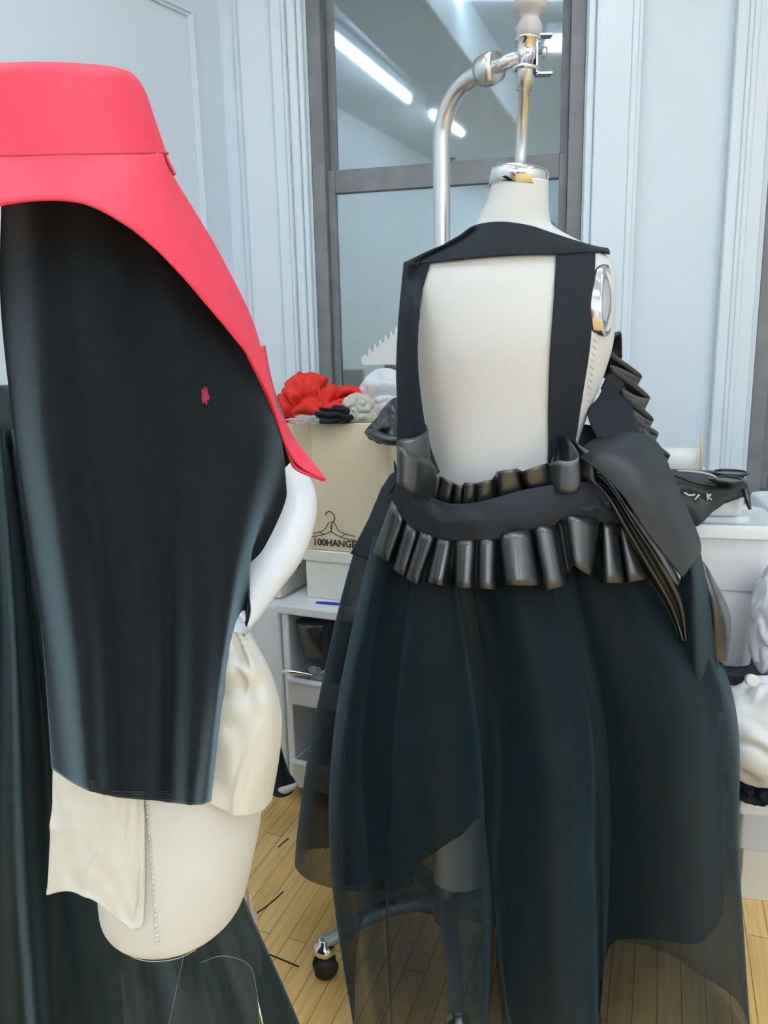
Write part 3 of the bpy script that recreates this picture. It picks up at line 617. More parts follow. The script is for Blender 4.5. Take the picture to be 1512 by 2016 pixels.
lsheet('back_piece', [[(105, 1300, .79), (106, 1500, .79), (101, 1640, .79), (94, 1760, .79)], [(140, 1300, .775), (142, 1500, .775), (140, 1640, .775), (135, 1754, .775)], [(190, 1300, .77), (195, 1500, .765), (190, 1640, .765), (185, 1772, .765)], [(235, 1300, .765), (240, 1500, .76), (235, 1680, .76), (228, 1806, .76)], [(262, 1300, .765), (266, 1500, .76), (266, 1700, .76), (262, 1828, .76)], [(278, 1300, .765), (282, 1500, .765), (284, 1700, .765), (282, 1822, .765)]], 60, 60, M['muslin'], ms, .006, .0025, .009, 7)
lsheet('front_piece', [[(380, 1240, .79), (390, 1330, .79), (385, 1450, .785), (395, 1570, .785)], [(440, 1240, .79), (450, 1340, .785), (450, 1460, .78), (450, 1600, .785)], [(480, 1250, .8), (500, 1330, .79), (508, 1440, .785), (480, 1606, .79)], [(490, 1245, .83), (530, 1330, .82), (548, 1440, .82), (512, 1598, .82)], [(495, 1260, .86), (538, 1340, .86), (553, 1440, .86), (534, 1575, .86)]], 50, 60, M['muslin'], ms, .006, .0025, .01, 6)
# black velvet panel
vp = tag(sheet('velvet_drape', [
    [(5, 400, .78), (2, 600, .77), (28, 850, .765), (55, 1040, .76), (86, 1260, .755), (104, 1512, .75)],
    [(60, 380, .745), (70, 600, .735), (85, 850, .73), (110, 1050, .725), (135, 1280, .72), (150, 1541, .715)],
    [(140, 370, .74), (150, 600, .735), (170, 850, .74), (190, 1050, .735), (205, 1280, .73), (203, 1563, .72)],
    [(230, 390, .74), (250, 620, .725), (270, 850, .725), (285, 1050, .72), (290, 1280, .715), (275, 1574, .71)],
    [(310, 450, .745), (345, 650, .735), (370, 860, .74), (375, 1060, .735), (365, 1290, .73), (345, 1582, .72)],
    [(390, 560, .76), (440, 720, .75), (470, 880, .75), (445, 1070, .75), (425, 1290, .745), (385, 1584, .735)],
    [(440, 600, .80), (515, 755, .785), (545, 885, .78), (495, 1060, .78), (448, 1270, .775), (408, 1577, .765)],
    [(455, 620, .83), (510, 705, .825), (546, 795, .82), (574, 893, .81), (556, 930, .81), (561, 985, .81), (520, 1078, .81), (479, 1130, .805), (491, 1205, .8), (463, 1288, .8), (466, 1340, .795), (441, 1440, .79), (421, 1572, .79)]], 150, 110, M['velvet'], None, thick=.003,
    disp=lambda s, t: (0, 5*math.sin(s*9)*max(0, t-.9)*4, (.02*math.sin(s*13+t*1.2+math.sin(t*3))+.009*math.sin(s*30-t*4+2*math.sin(t*2)))*min(1, t+.15))), 'long black velvet panel hanging under the red hat down to the cream hip', 'drape')
for k in range(4):      # hem stitching
    pts = []
    for i in range(40):
        s = .06+.9*i/39; x = 104+s*316; yb = 1512+65*min(1, s*2.6)**.8+5*math.sin(s*3) - 8 - k*5
        pts.append((x, yb))
    dg = bpy.context.evaluated_depsgraph_get() if k == 0 else dg
    if k == 0: bvV = BVHTree.FromPolygons([v.co for v in vp.data.vertices], [list(p.vertices) for p in vp.data.polygons])
    G = []
    for x, y in pts:
        h = bvV.ray_cast(CAM, ray(x, y)); 
        if h[0] is not None: G.append(h[0]-ray(x, y)*.002)
    if len(G) > 3: tube('hem_stitching', G, .0007, M['leather_matte'], vp, 6)
# small red lint on velvet
h = bvV.ray_cast(CAM, ray(404, 780))
if h[0] is not None:
    o = blob('red_lint', h[0]-ray(404, 780)*.003, (.003, .0015, .007), mat('lint_red', (.35, .03, .07), .9), vp, .9, 2, 2, 3)
# red hat with long trailing brim
ht = thing('hat', 'red bucket hat with a brim trailing to a point over the shoulder', 'hat')
crn = loft('crown', [(60, 150, 141, .79, .02), (0, 205, 136, .79, .05), (-38, 243, 139, .79, .074), (-60, 264, 153, .79, .087), (-72, 278, 180, .79, .093), (-85, 296, 235, .79, .101), (-98, 314, 290, .79, .109), (-104, 321, 308, .79, .112)], M['red'], ht, 120, 5, 2.05, True,
     lambda a, t: 1+.09*nz(math.cos(a)*2.5, math.sin(a)*2.5, t*3)*max(0, .8-t)+.008*nz(math.cos(a)*9, math.sin(a)*9, t*5))
TILT = .24
for v in crn.data.vertices: v.co.z += TILT*(v.co.y-.79)
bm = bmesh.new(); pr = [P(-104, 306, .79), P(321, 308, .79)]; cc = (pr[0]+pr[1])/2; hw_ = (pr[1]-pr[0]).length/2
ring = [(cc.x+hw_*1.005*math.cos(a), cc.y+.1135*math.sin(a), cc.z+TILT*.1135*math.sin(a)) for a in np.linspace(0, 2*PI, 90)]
tubeinto(bm, ring, .0014, 8, False); fin(bm, 'crown_seam', mat('red_seam_shade', (.42, .012, .03), .7), ht)  # seam in darker red: shade under the crown edge put into the colour
# brim: inner edge follows the crown ring, outer edge sweeps to the tail
br_cols = []
inner = lambda a: (cc.x+hw_*math.cos(a), cc.y+.112*math.sin(a), cc.z+TILT*.112*math.sin(a))
def colw(i_, mid, o_): return [tuple(i_), tuple(mid), tuple(o_)]
# around the back and left (unseen), then front, then the tail
spec = []
for a, (ox, oy, oY) in ((-PI*.98, (-330, 460, .79)), (-PI*.85, (-280, 440, .70)), (-PI*.72, (-150, 425, .64)), (-PI*.6, (-40, 408, .63)), (-PI*.5, (70, 392, .635)), (-PI*.38, (165, 398, .645)), (-PI*.28, (245, 438, .66)), (-PI*.18, (305, 485, .675)), (-PI*.08, (345, 525, .683)), (-PI*.02, (375, 558, .69)),
      (0, (400, 588, .70)), (0, (430, 623, .71)), (0, (462, 662, .725)), (0, (492, 703, .74)), (0, (535, 790, .765)), (0, (562, 872, .79)), (0, (590, 915, .80)), (0, (641, 944, .81))):
    spec.append((inner(a), P(ox, oy, oY)))
# ridge line the tail is folded over: upper silhouette points
sil = {10: (328, 330, .787), 11: (352, 370, .79), 12: (398, 445, .80), 13: (430, 500, .81), 14: (490, 620, .825), 15: (520, 715, .835), 16: (548, 815, .84), 17: (600, 895, .83)}
G = []
nv = 16
colsw = []
for k, (i_, o_) in enumerate(spec):
    i_ = Vector(i_)
    if k in sil:
        mid = P(*sil[k]); m2 = mid.lerp(o_, .5); m2 = m2 + (CAM-m2).normalized()*.006
        colsw.append([tuple(mid), tuple(mid.lerp(m2, .6)), tuple(m2), tuple(o_)])
    else:
        m1 = i_.lerp(o_, .33); m2 = i_.lerp(o_, .66); colsw.append([tuple(i_), tuple(m1), tuple(m2), tuple(o_)])
AA = [crs(c, nv) for c in colsw]
for j in range(nv): G.append([tuple(x) for x in crs([a[j] for a in AA], 160)])
gridmesh(G, 'brim', M['red'], ht, False, .003, False)
tube('brim_edge', G[-1][12:], .0018, M['red'], ht, 8)
# rear part of the brim behind the crown
br = []
for a, o_ in ((PI*.02, P(345, 345, .8)), (PI*.25, P(300, 330, .95)), (PI*.5, P(110, 330, 1.0)), (PI*.75, P(-100, 350, .95)), (PI*1.02, P(-330, 460, .79))):
    br.append([inner(a), tuple((Vector(inner(a))+o_)/2), tuple(o_)])
AA = [crs(c, 8) for c in br]
gridmesh([[tuple(x) for x in crs([a[j] for a in AA], 60)] for j in range(8)], 'brim_rear', M['red'], ht, False, .003, False)
# tail underside seen beyond the velvet
sheet('tail_lining', [[(488, 700, .75), (520, 680, .83)], [(512, 748, .76), (533, 750, .83)], [(533, 795, .77), (556, 820, .83)], [(560, 870, .79), (582, 875, .83)], [(572, 905, .80), (592, 905, .83)], [(585, 925, .80), (606, 922, .82)], [(636, 946, .81), (641, 944, .815)]], 40, 6, M['red'], ht, thick=.003)

# ------------------------------------------------------------------ dark gown behind the left mannequin
gw = thing('gown', 'long dark green-black gown standing behind the mannequin, partly under film', 'gown')
gy = [845, 1250, 1700, 2080, 2480]
gc = [([-150, -240, -330, -400, -440], 1.14), ([-60, -80, -100, -120, -130], 1.05), ([-20, 0, 0, 20, 40], 1.08), ([0, 30, 50, 80, 110], 1.03), ([15, 70, 120, 150, 180], 1.09), ([30, 110, 180, 240, 270], 1.04), ([45, 160, 250, 320, 350], 1.1), ([60, 200, 310, 400, 440], 1.05), ([75, 250, 370, 480, 530], 1.1), ([90, 290, 420, 560, 620], 1.06), ([100, 320, 455, 612, 700], 1.14),
      ([70, 260, 400, 520, 600], 1.26), ([-20, 20, 60, 100, 120], 1.32), ([-110, -150, -200, -260, -300], 1.28)]
sheet('skirt', [[(x, y, Y-.02+(0 if i else .03)) for i, (x, y) in enumerate(zip(xs, gy))] for xs, Y in gc], 260, 60, M['gown'], gw, closed=True, disp=lambda s, t: (0, 0, .02*math.sin(s*75+2*t+3*nz(s*9, t))*t))
loft('bodice', [(-60, 10, 760, 1.15, .04), (-110, 60, 800, 1.15, .07), (-150, 95, 835, 1.15, .09), (-150, 100, 870, 1.15, .1)], M['gown'], gw, 48)
sheet('cling_film', [[(230, 1830, 1.0), (240, 1950, .99), (250, 2120, .98)], [(320, 1860, .98), (330, 1960, .97), (345, 2120, .97)], [(400, 1840, .985), (420, 1950, .98), (440, 2120, .97)], [(455, 1790, 1.0), (480, 1900, 1.0), (510, 2120, 1.0)], [(478, 1720, 1.06), (512, 1850, 1.07), (522, 2010, 1.08)]], 60, 40, M['cling'], gw, thick=0, disp=lambda s, t: (5*nz(s*4, t*5), 0, .02*nz(s*14, t*3)))
tube('film_fold', [P(362, 1880, .97), P(350, 1935, .96), P(330, 2030, .95)], .0002, M['film'], gw, 6, 12)
tube('film_fold', [P(395, 1895, .97), P(440, 1882, .97), P(490, 1900, .99), P(505, 1950, 1.0), P(512, 2020, 1.0)], .00025, M['film'], gw, 6, 24)
tube('pin', [P(507, 1968, .99), P(518, 2020, .97)], .0014, M['chrome'], gw, 6)
sheet('film_edge', [[(482, 1740, 1.1), (488, 1810, 1.1), (497, 1885, 1.1)], [(492, 1760, 1.09), (502, 1830, 1.09), (508, 1880, 1.09)], [(490, 1750, 1.12), (507, 1810, 1.12), (512, 1878, 1.12)]], 12, 20, M['film'], gw, thick=0)

# ------------------------------------------------------------------ left background: drawers, boxes
BY = math.radians(24)
zc = P(555, 1192, 2.3).z
fl = P(553, 1194, 2.32)
cabm = frame_m(Vector((fl.x, fl.y, 0)), BY); cw, cdp = .62, .42
cb = thing('drawer_tower', 'white drawer tower with clear drawers behind the sheer skirt', 'drawers')
box('top', cabm, (-.015, cw+.01, -.012, cdp, zc-.03, zc), M['plastic'], cb, .006)
box('body', cabm, [(0, .025, 0, cdp, .05, zc-.03), (cw-.025, cw, 0, cdp, .05, zc-.03), (.025, cw-.025, cdp-.02, cdp, .05, zc-.03), (.025, cw-.025, 0, cdp, .05, .07), (.025, cw-.025, .01, cdp, .355, .37)], M['plastic'], cb, .004)
for z0_, hgt, zt in ((.07, .09, .16), (.36, .085, .445)):
    d_ = box('drawer', cabm, [(.03, cw-.03, -.03, -.02, z0_, zt), (.03, .036, -.02, .36, z0_, zt), (cw-.036, cw-.03, -.02, .36, z0_, zt), (.03, cw-.03, -.02, .36, z0_, z0_+.006)], M['frost'], cb, .004)
    box('rim', cabm, (.024, cw-.024, -.036, -.018, zt-.008, zt+.004), M['plastic'], d_, .003)
for x in (.05, cw-.05):
    for y in (.04, cdp-.05):
        c_ = cabm @ Vector((x, y, .025)); tube('foot', [c_-Vector((0, 0, .025)), c_+Vector((0, 0, .025))], .018, M['plastic'], cb, 14)
# left neighbour: plain white side panel and bin with blue band
nb = frame_m(Vector((fl.x, fl.y, 0)), BY)
cb2 = tag(box('storage_cube', nb, [(-.52, -.02, .02, cdp, 0, zc-.02)], M['plastic'], None, .008), 'plain white storage unit left of the drawer tower', 'storage unit')
bn = thing('bin', 'white bin with a blue band left of the drawer tower top', 'bin')
box('body', nb, [(-.4, -.05, .08, .36, zc-.018, zc+.15)], M['offwhite'], bn, .012)
bpth = [nb @ Vector(p) for p in ((-.4, .076, zc+.0), (-.2, .074, zc+.005), (-.09, .074, zc+.02), (-.046, .09, zc+.045), (-.044, .2, zc+.07))]
tube('blue_band', bpth, .006, M['blue'], bn, 8, 24)
# white carton under the hangers box
wb = P(605, 1185, 2.38)
wm = frame_m(Vector((wb.x, wb.y, zc)), BY); h1 = .155
wx = thing('carton', 'off-white carton between drawer tower and hanger box', 'box')
box('body', wm, (0, .42, 0, .3, 0, h1), M['offwhite'], wx, .004)
box('lid', wm, (-.006, .426, -.006, .306, h1-.03, h1+.006), M['offwhite'], wx, .004)
# hangers box
hm = frame_m(wm @ Vector((-.15, -.012, h1+.007)) , BY-.05); bh = .40; bw_ = .44; bd_ = .32
hx = thing('hanger_box', 'large brown cardboard box printed 100HANGERS with a hanger drawing', 'box')
box('body', hm, (0, bw_, 0, bd_, 0, bh), M['card'], hx, .003)
box('tape', hm, [(.13, .19, -.0012, 0, .0, bh+.0015), (.13, .19, 0, bd_, bh, bh+.0015)], M['tape'], hx, 0)['label'] = 'brown packing tape strip'
HM_inv = hm.inverted()
def onbox(px, py, off=-.001):
    o = hm @ Vector((0, 0, 0)); n = (hm.to_3x3() @ Vector((0, -1, 0))); d = ray(px, py); p = CAM+d*((o-CAM).dot(n)/d.dot(n)); q_ = HM_inv @ p; return Vector((q_.x, off, q_.z))
def txt(name, s, size, m, parent, mxw, bold=.002, ext=.0003):
    cu = bpy.data.curves.new(name, 'FONT'); cu.body = s; cu.size = size; cu.extrude = ext; cu.offset = bold
    o = bpy.data.objects.new(name, cu); C.objects.link(o); bpy.context.view_layer.update()
    me = bpy.data.meshes.new_from_object(o.evaluated_get(bpy.context.evaluated_depsgraph_get())); bpy.data.objects.remove(o)
    me.transform(mxw); return link(name, me, m, parent)
t0 = onbox(617, 1072); t1 = onbox(700, 1082)
tl = Matrix.Translation(hm @ Vector((t0.x, -.0015, t0.z))) @ hm.to_3x3().to_4x4() @ Matrix.Rotation(PI/2, 4, 'X')
txt('printed_text', '100HANGERS', .030, M['ink'], hx, tl, .0009)
bm = bmesh.new()
def bl(pts, r=.0012, ns=20):
    Q = crs([tuple(hm @ onbox(x, y)) for x, y in pts], ns); tubeinto(bm, [Vector(q_) for q_ in Q], r, 6)
bl([(642, 1014), (643, 1009), (650, 1007), (657, 1013), (659, 1022), (654, 1030), (652, 1048)], .0016)
bl([(652, 1028), (646, 1030), (641, 1040), (630, 1047), (608, 1052)]); bl([(652, 1028), (659, 1030), (665, 1042), (678, 1050), (700, 1056)])
bl([(652, 1046), (640, 1051), (625, 1055), (606, 1058)]); bl([(652, 1046), (663, 1053), (680, 1060), (702, 1064)]); bl([(628, 1046), (638, 1053)], ns=4); bl([(670, 1058), (679, 1052)], ns=4)
bl([(650, 1033), (654, 1036), (650, 1039), (654, 1042)], .0008)
fin(bm, 'printed_hanger', M['ink'], hx)
# pile on the hangers box
topz = (hm @ Vector((0, 0, bh))).z
def onto(px, py, z=None): return Pz(px, py, z)
def pile(px, py, Y): p = P(px, py, Y); return p
rd = thing('red_cloth', 'crumpled bright red cloth piled on the hanger box', 'cloth')
zb_ = topz+.002
def cloth(name, px, Y, r, m, parent, seed, amp=.55, fr=1.9):
    p = P(px, 800, Y); return blob(name, (p.x, p.y, zb_+r[2]*.6+.0), r, m, parent, amp*.75, fr*.62, seed, 6, .6, True)
cloth('heap', 608, 2.42, (.085, .07, .085), M['red2'], rd, 1)
cloth('heap', 672, 2.44, (.085, .07, .06), M['red2'], rd, 5)
tube('fold', [P(575, 812, 2.37), P(605, 800, 2.34), P(632, 812, 2.33), P(660, 800, 2.33), P(690, 815, 2.34)], [.006, .016, .012, .015, .006], M['red2'], rd, 14, 40)
tube('drawstring', [P(628, 800, 2.35), P(629, 780, 2.35), P(627, 757, 2.36)], .003, M['red2'], rd, 8, 10)
tube('fold', [P(660, 786, 2.4), P(675, 770, 2.38), P(695, 768, 2.38), P(708, 782, 2.38), P(700, 798, 2.37)], [.008, .012, .013, .012, .008], M['red2'], rd, 14, 30)
tag(cloth('grey_film', 600, 2.31, (.045, .03, .016), M['film'], None, 3), 'small crumpled grey film in front of the red cloth', 'plastic bag')
o = cloth('dark_cloth', 655, 2.32, (.055, .035, .03), M['jersey'], None, 8); tag(o, 'small dark folded cloth below the red cloth on the hanger box', 'cloth')
tag(cloth('lace_bundle', 705, 2.36, (.05, .04, .05), mat('beige_lace', (.62, .6, .52), .8, bump=.4, bscale=50), None, 9, .4, 3), 'beige lace bundle at the right end of the red cloth', 'cloth')
o = cloth('clear_bag', 762, 2.46, (.085, .05, .085), mat('milky_bag', (.72, .76, .82), .3, bump=.6, bscale=25), None, 12, .6, 1.4); tag(o, 'crumpled clear plastic bag beside the black leather on the hanger box', 'plastic bag')
lb_ = thing('leather_bundle', 'black faux leather bundle hanging over the right edge of the hanger box', 'garment')
sheet('flap', [[(718, 850, 2.2), (725, 862, 2.18), (745, 872, 2.17)], [(735, 832, 2.2), (748, 850, 2.16), (760, 874, 2.15)], [(755, 805, 2.22), (770, 835, 2.15), (780, 874, 2.14)], [(775, 785, 2.25), (790, 830, 2.18), (800, 872, 2.16)], [(800, 775, 2.28), (820, 820, 2.2), (830, 868, 2.18)]], 40, 24, M['leather'], lb_, thick=.006, disp=lambda s, t: (0, 0, .02*nz(s*6, t*4)))
tube('rolled_edge', [P(722, 850, 2.17), P(738, 856, 2.15), P(765, 866, 2.13), P(795, 868, 2.13)], [.008, .014, .016, .014], M['leather'], lb_, 14, 24)
# slotted metal bracket on the window side
sb = thing('slotted_rack_arm', 'pale metal rack arm with a row of notches by the window', 'rack arm')
pts = [(712, 706), (716, 700)]
prof = [(716, 719), (711, 712), (712, 703), (720, 697)]
xx = 720
for k in range(6):
    x = 724+k*10.5; y = 697-k*8.5
    prof += [(x-2, y+3), (x+1, y+4), (x+2, y-11), (x+5, y-12), (x+6, y-5)]
prof += [(830, 640), (835, 716)]
bm = bmesh.new(); f_ = [bm.verts.new(P(x, y, 2.72)) for x, y in prof]; fc = bm.faces.new(f_)
r_ = bmesh.ops.extrude_face_region(bm, geom=[fc]); bmesh.ops.translate(bm, verts=[v for v in r_['geom'] if isinstance(v, bmesh.types.BMVert)], vec=(0, .008, 0))
fin(bm, 'notched_plate', mat('pale_enamel', (.72, .74, .73), .35), sb, False)
pq = P(835, 700, 2.73); tube('upright', [Vector((pq.x, pq.y+.01, 0)), Vector((pq.x, pq.y+.01, 1.5))], .014, M['steel'], sb, 14)
# pen
tag(tube('pen', [P(622, 1186, 2.315), P(632, 1187, 2.31), P(690, 1191, 2.28)], [.003, .005, .005], M['blue'], None, 12), 'blue pen lying on the drawer tower', 'pen')
# things in the drawers
bt = thing('black_bag', 'black leather roll stuffed in the upper drawer', 'bag')
loft('cuff', [(583, 660, 1222, 2.33, .05), (588, 655, 1245, 2.33, .055), (598, 665, 1280, 2.34, .055), (612, 680, 1300, 2.35, .05), (625, 700, 1345, 2.36, .04)], M['leather'], bt, 48, 6, 2, True, lambda a, t: 1+.08*nz(math.cos(a)*2, math.sin(a)*2, t*4))
tag(tube('metal_clip', [P(552, 1324, 2.26), P(565, 1322, 2.25), P(590, 1325, 2.24), P(615, 1329, 2.23)], [.005, .008, .006, .003], M['chrome'], None, 12, 20), 'thin shiny metal strip on the edge of the upper drawer', 'clip')
tag(blob('grey_cloth', P(633, 1325, 2.34), (.04, .05, .04), M['film'], None, .4, 2, 3), 'grey film under the black leather roll', 'plastic bag')
# boot on the floor
bo = thing('boot', 'black boot with a pale sole on the floor below the drawers', 'boot')
pz0 = Pz(560, 1556, .0)
loft('shaft', [(535, 552, 1470, 2.2, .03), (534, 560, 1500, 2.18, .04), (532, 570, 1530, 2.16, .05), (532, 582, 1548, 2.14, .06)], M['jersey'], bo, 32)
tube('sole', [P(540, 1556, 2.12), P(560, 1556, 2.1), P(584, 1545, 2.1)], [.006, .012, .007], M['cream'], bo, 10, 12)
# threads and lint
def fpts(a): return [Pz(x, y, .0018) for x, y in a]
for i, (pp, lab) in enumerate([([(506, 1797), (530, 1780), (557, 1756)], 'dark thread on the floor nearest the cream hip'), ([(512, 1872), (545, 1885), (588, 1903)], 'dark thread on the floor left of the caster'), ([(548, 1668), (556, 1660), (568, 1650)], 'short dark thread high on the open floor')]):
    tag(tube('loose_thread', fpts(pp), .0018, M['thread'], None, 6, 14), lab, 'thread', 'threads on the floor')
for i, (x, y, lab) in enumerate([(558, 1686, 'white lint fleck beside the upper dark thread'), (560, 1752, 'white lint fleck at the tip of the long thread'), (565, 1575, 'white lint fleck in front of the boot'), (560, 1938, 'white lint fleck left of the caster wheel')]):
    c_ = Pz(x, y, .002); bm = bmesh.new(); tubeinto(bm, [c_+Vector((-.006, 0, 0)), c_+Vector((0, .003, .001)), c_+Vector((.006, -.002, 0))], .0012, 5)
    tag(fin(bm, 'lint', M['pale']), lab, 'lint', 'lint on the floor')
# far left scraps behind the velvet
lf = P(-4, 800, 1.62)
tag(box('small_carton', frame_m(Vector((lf.x-.22, lf.y, .901)), BY), (0, .22, 0, .2, 0, lf.z-.9), M['card'], None, .003), 'tan carton at the left edge behind the gown', 'box')
tag(box('side_table', frame_m(Vector((lf.x-.24, lf.y-.03, 0)), BY), [(0, .3, 0, .3, .87, .9), (.02, .05, .02, .05, 0, .87), (.25, .28, .02, .05, 0, .87), (.02, .05, .25, .28, 0, .87), (.25, .28, .25, .28, 0, .87)], M['plastic'], None, .003), 'small white table hidden behind the dark gown', 'table')

# ------------------------------------------------------------------ right background
RY = math.radians(14)
zb = P(1440, 1316, 1.88).z
sh = thing('shelf', 'dark shelf carrying the white tubs on the right', 'shelf')
rm = frame_m(Vector((P(1372, 1316, 1.88).x, P(1372, 1316, 1.88).y, 0)), RY)
box('board', rm, (-.15, 1.0, -.02, .5, zb-.03, zb), M['shelf_dark'], sh, .004)
for x, y in ((-.13, .0), (-.13, .46), (.95, 0), (.95, .46)): box('leg', rm, (x, x+.03, y, y+.03, 0, zb-.03), M['shelf_dark'], sh, .003)
def tub(name, mx, w_, d_, h_, label, lidh=.03):
    t = thing(name, label, 'tub', 'white storage tubs')
    def rr(z, x0, x1, y0, y1, r=.035, n=8):
        o_ = []
        for cx, cy, a0_ in ((x1-r, y1-r, 0), (x0+r, y1-r, PI/2), (x0+r, y0+r, PI), (x1-r, y0+r, 1.5*PI)):
            for k in range(n+1): a = a0_+PI/2*k/n; o_.append(mx @ Vector((cx+r*math.cos(a), cy+r*math.sin(a), z)))
        return o_
    def stack(nm, L, m, cap=True):
        bm = bmesh.new(); R_ = [[bm.verts.new(p) for p in rr(z, i, w_-i, i, d_-i)] for z, i in L]
        for a, b in zip(R_, R_[1:]):
            for k in range(len(a)): bm.faces.new((a[k], a[(k+1) % len(a)], b[(k+1) % len(a)], b[k]))
        bm.faces.new(R_[0][::-1]); bm.faces.new(R_[-1]); return fin(bm, nm, m, t, True, 0)
    o1 = stack('body', [(0, .035), (.004, .03), (h_*.55, .017), (h_*.56, .010), (h_*.57, .008), (h_*.96, .002), (h_, .002)], M['plastic'])
    o2 = stack('lid', [(h_*.93, .0), (h_*.93, -.012), (h_-.002, -.014), (h_+.006, -.01), (h_+.008, .004), (h_-.006, .02), (h_-.008, .05), (h_+.014, .055), (h_+.018, .065)], M['plastic'])
    for o in (o1, o2):
        e = o.modifiers.new('e', 'EDGE_SPLIT'); e.split_angle = math.radians(50)
    return t
zt_ = P(1440, 1035, 1.88).z
TW = .33
tub('tub', frame_m(rm @ Vector((-.16, 0, zb)), RY), TW, .24, zt_-zb, 'white lidded tub directly right of the skirt, black cloth on its lid')
tub('tub', frame_m(rm @ Vector((.2, .1, zb)), RY), .34, .34, (zt_-zb)*1.02, 'white tub at the right frame edge behind the front tub')
# black leather remnant and sunglasses
zl = zt_+.02
rc = thing('leather_remnant', 'black leather remnant draped over the tub with pale printed marks', 'cloth')
cl = sheet('cloth', [[(1290, 925, 1.86), (1290, 960, 1.8), (1300, 1010, 1.79), (1360, 1040, 1.79)], [(1330, 924, 1.9), (1340, 950, 1.8), (1345, 985, 1.79), (1376, 1036, 1.785)], [(1380, 926, 1.93), (1385, 955, 1.81), (1390, 985, 1.79), (1400, 1012, 1.785)], [(1430, 928, 1.93), (1435, 955, 1.81), (1435, 980, 1.795), (1432, 990, 1.79)], [(1465, 935, 1.9), (1472, 952, 1.82), (1477, 965, 1.8), (1480, 975, 1.8)]], 50, 30, M['leather_matte'], rc, thick=.004, disp=lambda s, t: (0, 0, .008*nz(s*5, t*4)))
tube('dangling_end', [P(1469, 962, 1.8), P(1474, 985, 1.79), P(1479, 1004, 1.79)], [.006, .007, .004], M['leather'], rc, 8, 10)
bm = bmesh.new()
for seg in ([(1345, 970), (1355, 976), (1367, 974)], [(1392, 972), (1393, 986)], [(1393, 979), (1400, 973)], [(1394, 979), (1401, 985)], [(1366, 985), (1376, 974)]):
    tubeinto(bm, [P(x, y, 1.782) for x, y in seg], .0022, 6)
fin(bm, 'printed_marks', M['pale'], rc)
sg = thing('sunglasses', 'black round sunglasses lying on the leather remnant', 'sunglasses')
def lens(name, cx, cy, Y, rx, ry, m, parent, rr=.004):
    c_ = P(cx, cy, Y); bm = bmesh.new(); tubeinto(bm, [c_+Vector((rx*math.cos(a), ry*math.sin(a), 0)) for a in np.linspace(0, 2*PI, 40)], rr, 8, False); fin(bm, 'rim', m, parent)
    bm = bmesh.new(); bm.faces.new([bm.verts.new(c_+Vector((rx*math.cos(a), ry*math.sin(a), 0))) for a in np.linspace(0, 2*PI, 30)[:-1]]); fin(bm, 'lens', M['leather'], parent)
lens('l', 1432, 944, 1.78, .036, .05, M['black_gloss'], sg); lens('l', 1440, 930, 1.87, .04, .045, M['black_gloss'], sg)
tube('temple', [P(1330, 926, 1.8), P(1370, 928, 1.79), P(1400, 935, 1.78), P(1412, 942, 1.77)], [.003, .004, .004, .004], M['grey_metal'], sg, 8, 20)
tube('temple', [P(1325, 935, 1.78), P(1370, 950, 1.77), P(1410, 956, 1.76)], .003, M['black_gloss'], sg, 8, 16)
for o_ in (rc, sg): o_.location = ray(1400, 960)*.07
wt = P(1352, 1000, 1.93)
wbx = thing('small_tub', 'small white lidded tub between the large tub and the black leather remnant', 'tub')
box('body', frame_m(Vector((wt.x-.07, 1.935, zt_+.019)), RY), (0, .2, 0, .16, 0, .055), M['plastic'], wbx, .012)
box('lid', frame_m(Vector((wt.x-.07, 1.935, zt_+.019)), RY), (-.006, .206, -.006, .166, .05, .07), M['plastic'], wbx, .006)
# paper roll and stick
pr_ = thing('paper_roll', 'white paper roll lying behind the leather remnant', 'paper roll')
ra, rbp = P(1290, 902, 2.24), P(1376, 904, 2.2)
tube('roll', [ra, ra.lerp(rbp, .5), rbp], .033, M['paper'], pr_, 36)
tube('core', [rbp-Vector((.001, 0, 0)), rbp+Vector((.003, 0, 0))], .012, M['wood'], pr_, 20)
tag(tube('wooden_stick', [P(1379, 925, 2.15), P(1381, 890, 2.155), P(1382, 853, 2.16)], [.0045, .0045, .003], M['wood'], None, 8), 'thin upright wooden stick at the end of the paper roll', 'stick')
pm = frame_m(P(1290, 960, 2.02), RY)
zz = (ra.z-.033)
stt = tag(box('shelf_box', frame_m(Vector((ra.x-.08, 2.21, zb)), RY), (0, .22, 0, .16, 0, zz-zb-.002), M['plastic'], None, .006), 'white box under the paper roll', 'box')
# bags below
tag(blob('clear_bag', P(1520, 1225, 1.78), (.05, .045, .14), mat('bag_film', (.6, .64, .74), .22, bump=.8, bscale=14), None, .2, 1.2, 21, 5, None, True), 'crumpled translucent plastic bag at the right edge beside the tub', 'plastic bag')
for i, (x, y) in enumerate([(1497, 1193), (1478, 1262), (1500, 1160)]):
    pass
wbag = tag(blob('white_sack', P(1512, 1440, 1.72), (.13, .1, .13), M['bagcloth'], None, .14, 1.3, 31, 5, None, True), 'bulging white plastic sack below the shelf at right', 'sack')
lathe('tube_end', P(1478, 1338, 1.7), P(1482, 1340, 1.66), [(0, .012), (0, .014), (1, .014), (1, .01)], M['paper'], wbag)
tag(blob('dark_cloth', P(1490, 1522, 1.8), (.1, .1, .05), M['jersey'], None, .4, 2.5, 41, 5, None, True), 'black cloth heap squeezed between white sack and clear box', 'cloth')
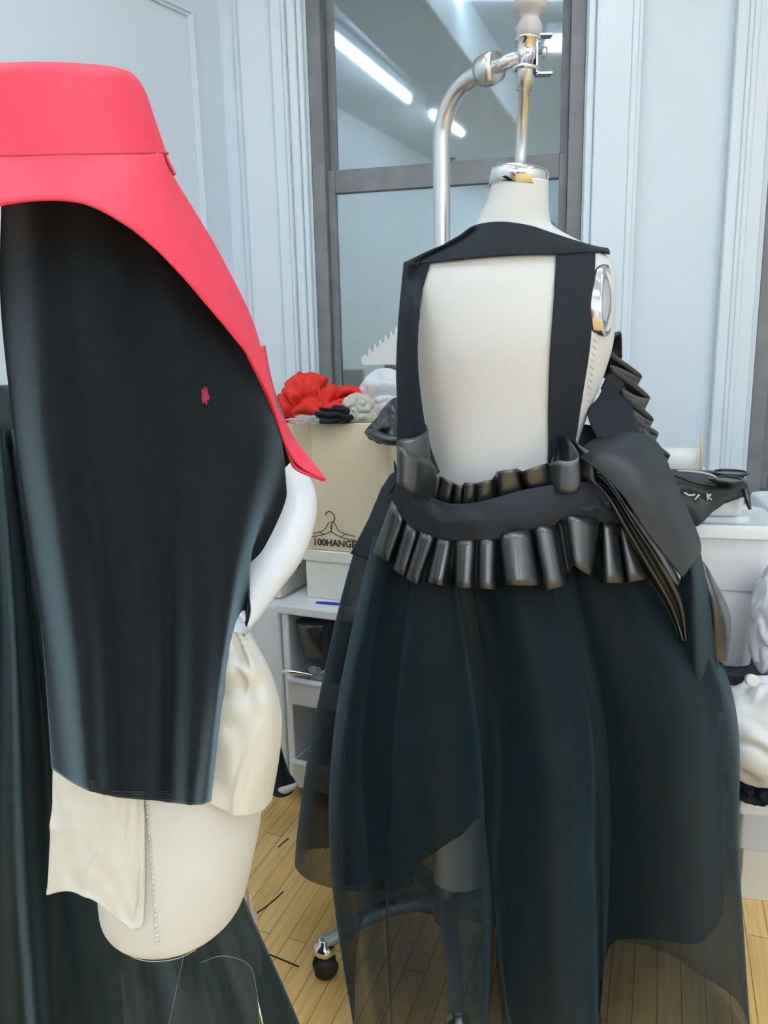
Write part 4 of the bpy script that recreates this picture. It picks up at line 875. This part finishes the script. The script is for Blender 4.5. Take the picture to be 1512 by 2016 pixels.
# clear storage box and cream carton
fb_ = Pz(1455, 1768, 0.0)
cm_ = frame_m(Vector((fb_.x, fb_.y, 0)), RY)
zcb = P(1455, 1672, fb_.y).z; ztb = P(1445, 1600, fb_.y).z; zld = P(1445, 1548, fb_.y).z
tag(box('cream_carton', cm_, (0, .5, 0, .3, 0, zcb), mat('cream_card', (.74, .72, .66), .6), None, .004), 'pale cream carton on the floor at the right edge', 'box')
sbx = thing('storage_box', 'clear plastic storage box stacked on the cream carton', 'storage box')
box('body', cm_, (-.01, .5, -.005, .3, zcb+.001, ztb), M['frost'], sbx, .008)
box('lid', cm_, (-.02, .52, -.015, .31, ztb, zld), M['plastic'], sbx, .008)

# ------------------------------------------------------------------ behind the camera, mirrored in the lower pane
tb = thing('work_table', 'long work table at the rear of the room, seen only mirrored', 'table')
box('top', Matrix.Identity(4), (-1.5, 1.2, -5.2, -4.2, .86, .9), M['duct'], tb)
for x, y in ((-1.45, -5.15), (-1.45, -4.3), (1.1, -5.15), (1.1, -4.3)): box('leg', Matrix.Identity(4), (x, x+.06, y, y+.06, 0, .86), M['grey_metal'], tb)
gr = thing('garment_rack', 'rack of dark garments at the rear of the room, seen only mirrored', 'rack')
tube('rail', [(-1.6, -3.4, 1.62), (1.3, -3.7, 1.62)], .015, M['steel'], gr)
for x, y in ((-1.6, -3.4), (1.3, -3.7)): tube('upright', [(x, y, 0), (x, y, 1.62)], .015, M['steel'], gr)
for k in range(24):
    x = -1.5+k*.118; y = -3.41-.1*(x+1.5); h_ = random.uniform(.7, 1.15)
    if 9 < k < 12: continue
    blob_m = random.choice([M['jersey'], M['gown'], M['velvet'], M['jersey'], M['grey_metal'], M['band']])
    g_ = loft_o = None
    bm = bmesh.new(); rings = []
    for t in np.linspace(0, 1, 10):
        z = 1.58-h_*t; r = .2*(min(1, t*6)**.5)+.03
        rings.append([bm.verts.new((x+.035*math.cos(a)+.012*math.sin(6*a+k), y+r*math.sin(a), z)) for a in np.linspace(0, 2*PI, 25)[:-1]])
    for a, b in zip(rings, rings[1:]):
        for j in range(24): bm.faces.new((a[j], a[(j+1) % 24], b[(j+1) % 24], b[j]))
    tag(fin(bm, 'hanging_garment', blob_m), 'dark garment on the rear rack, seen only mirrored in the window', 'garment', 'garments on the rear rack')
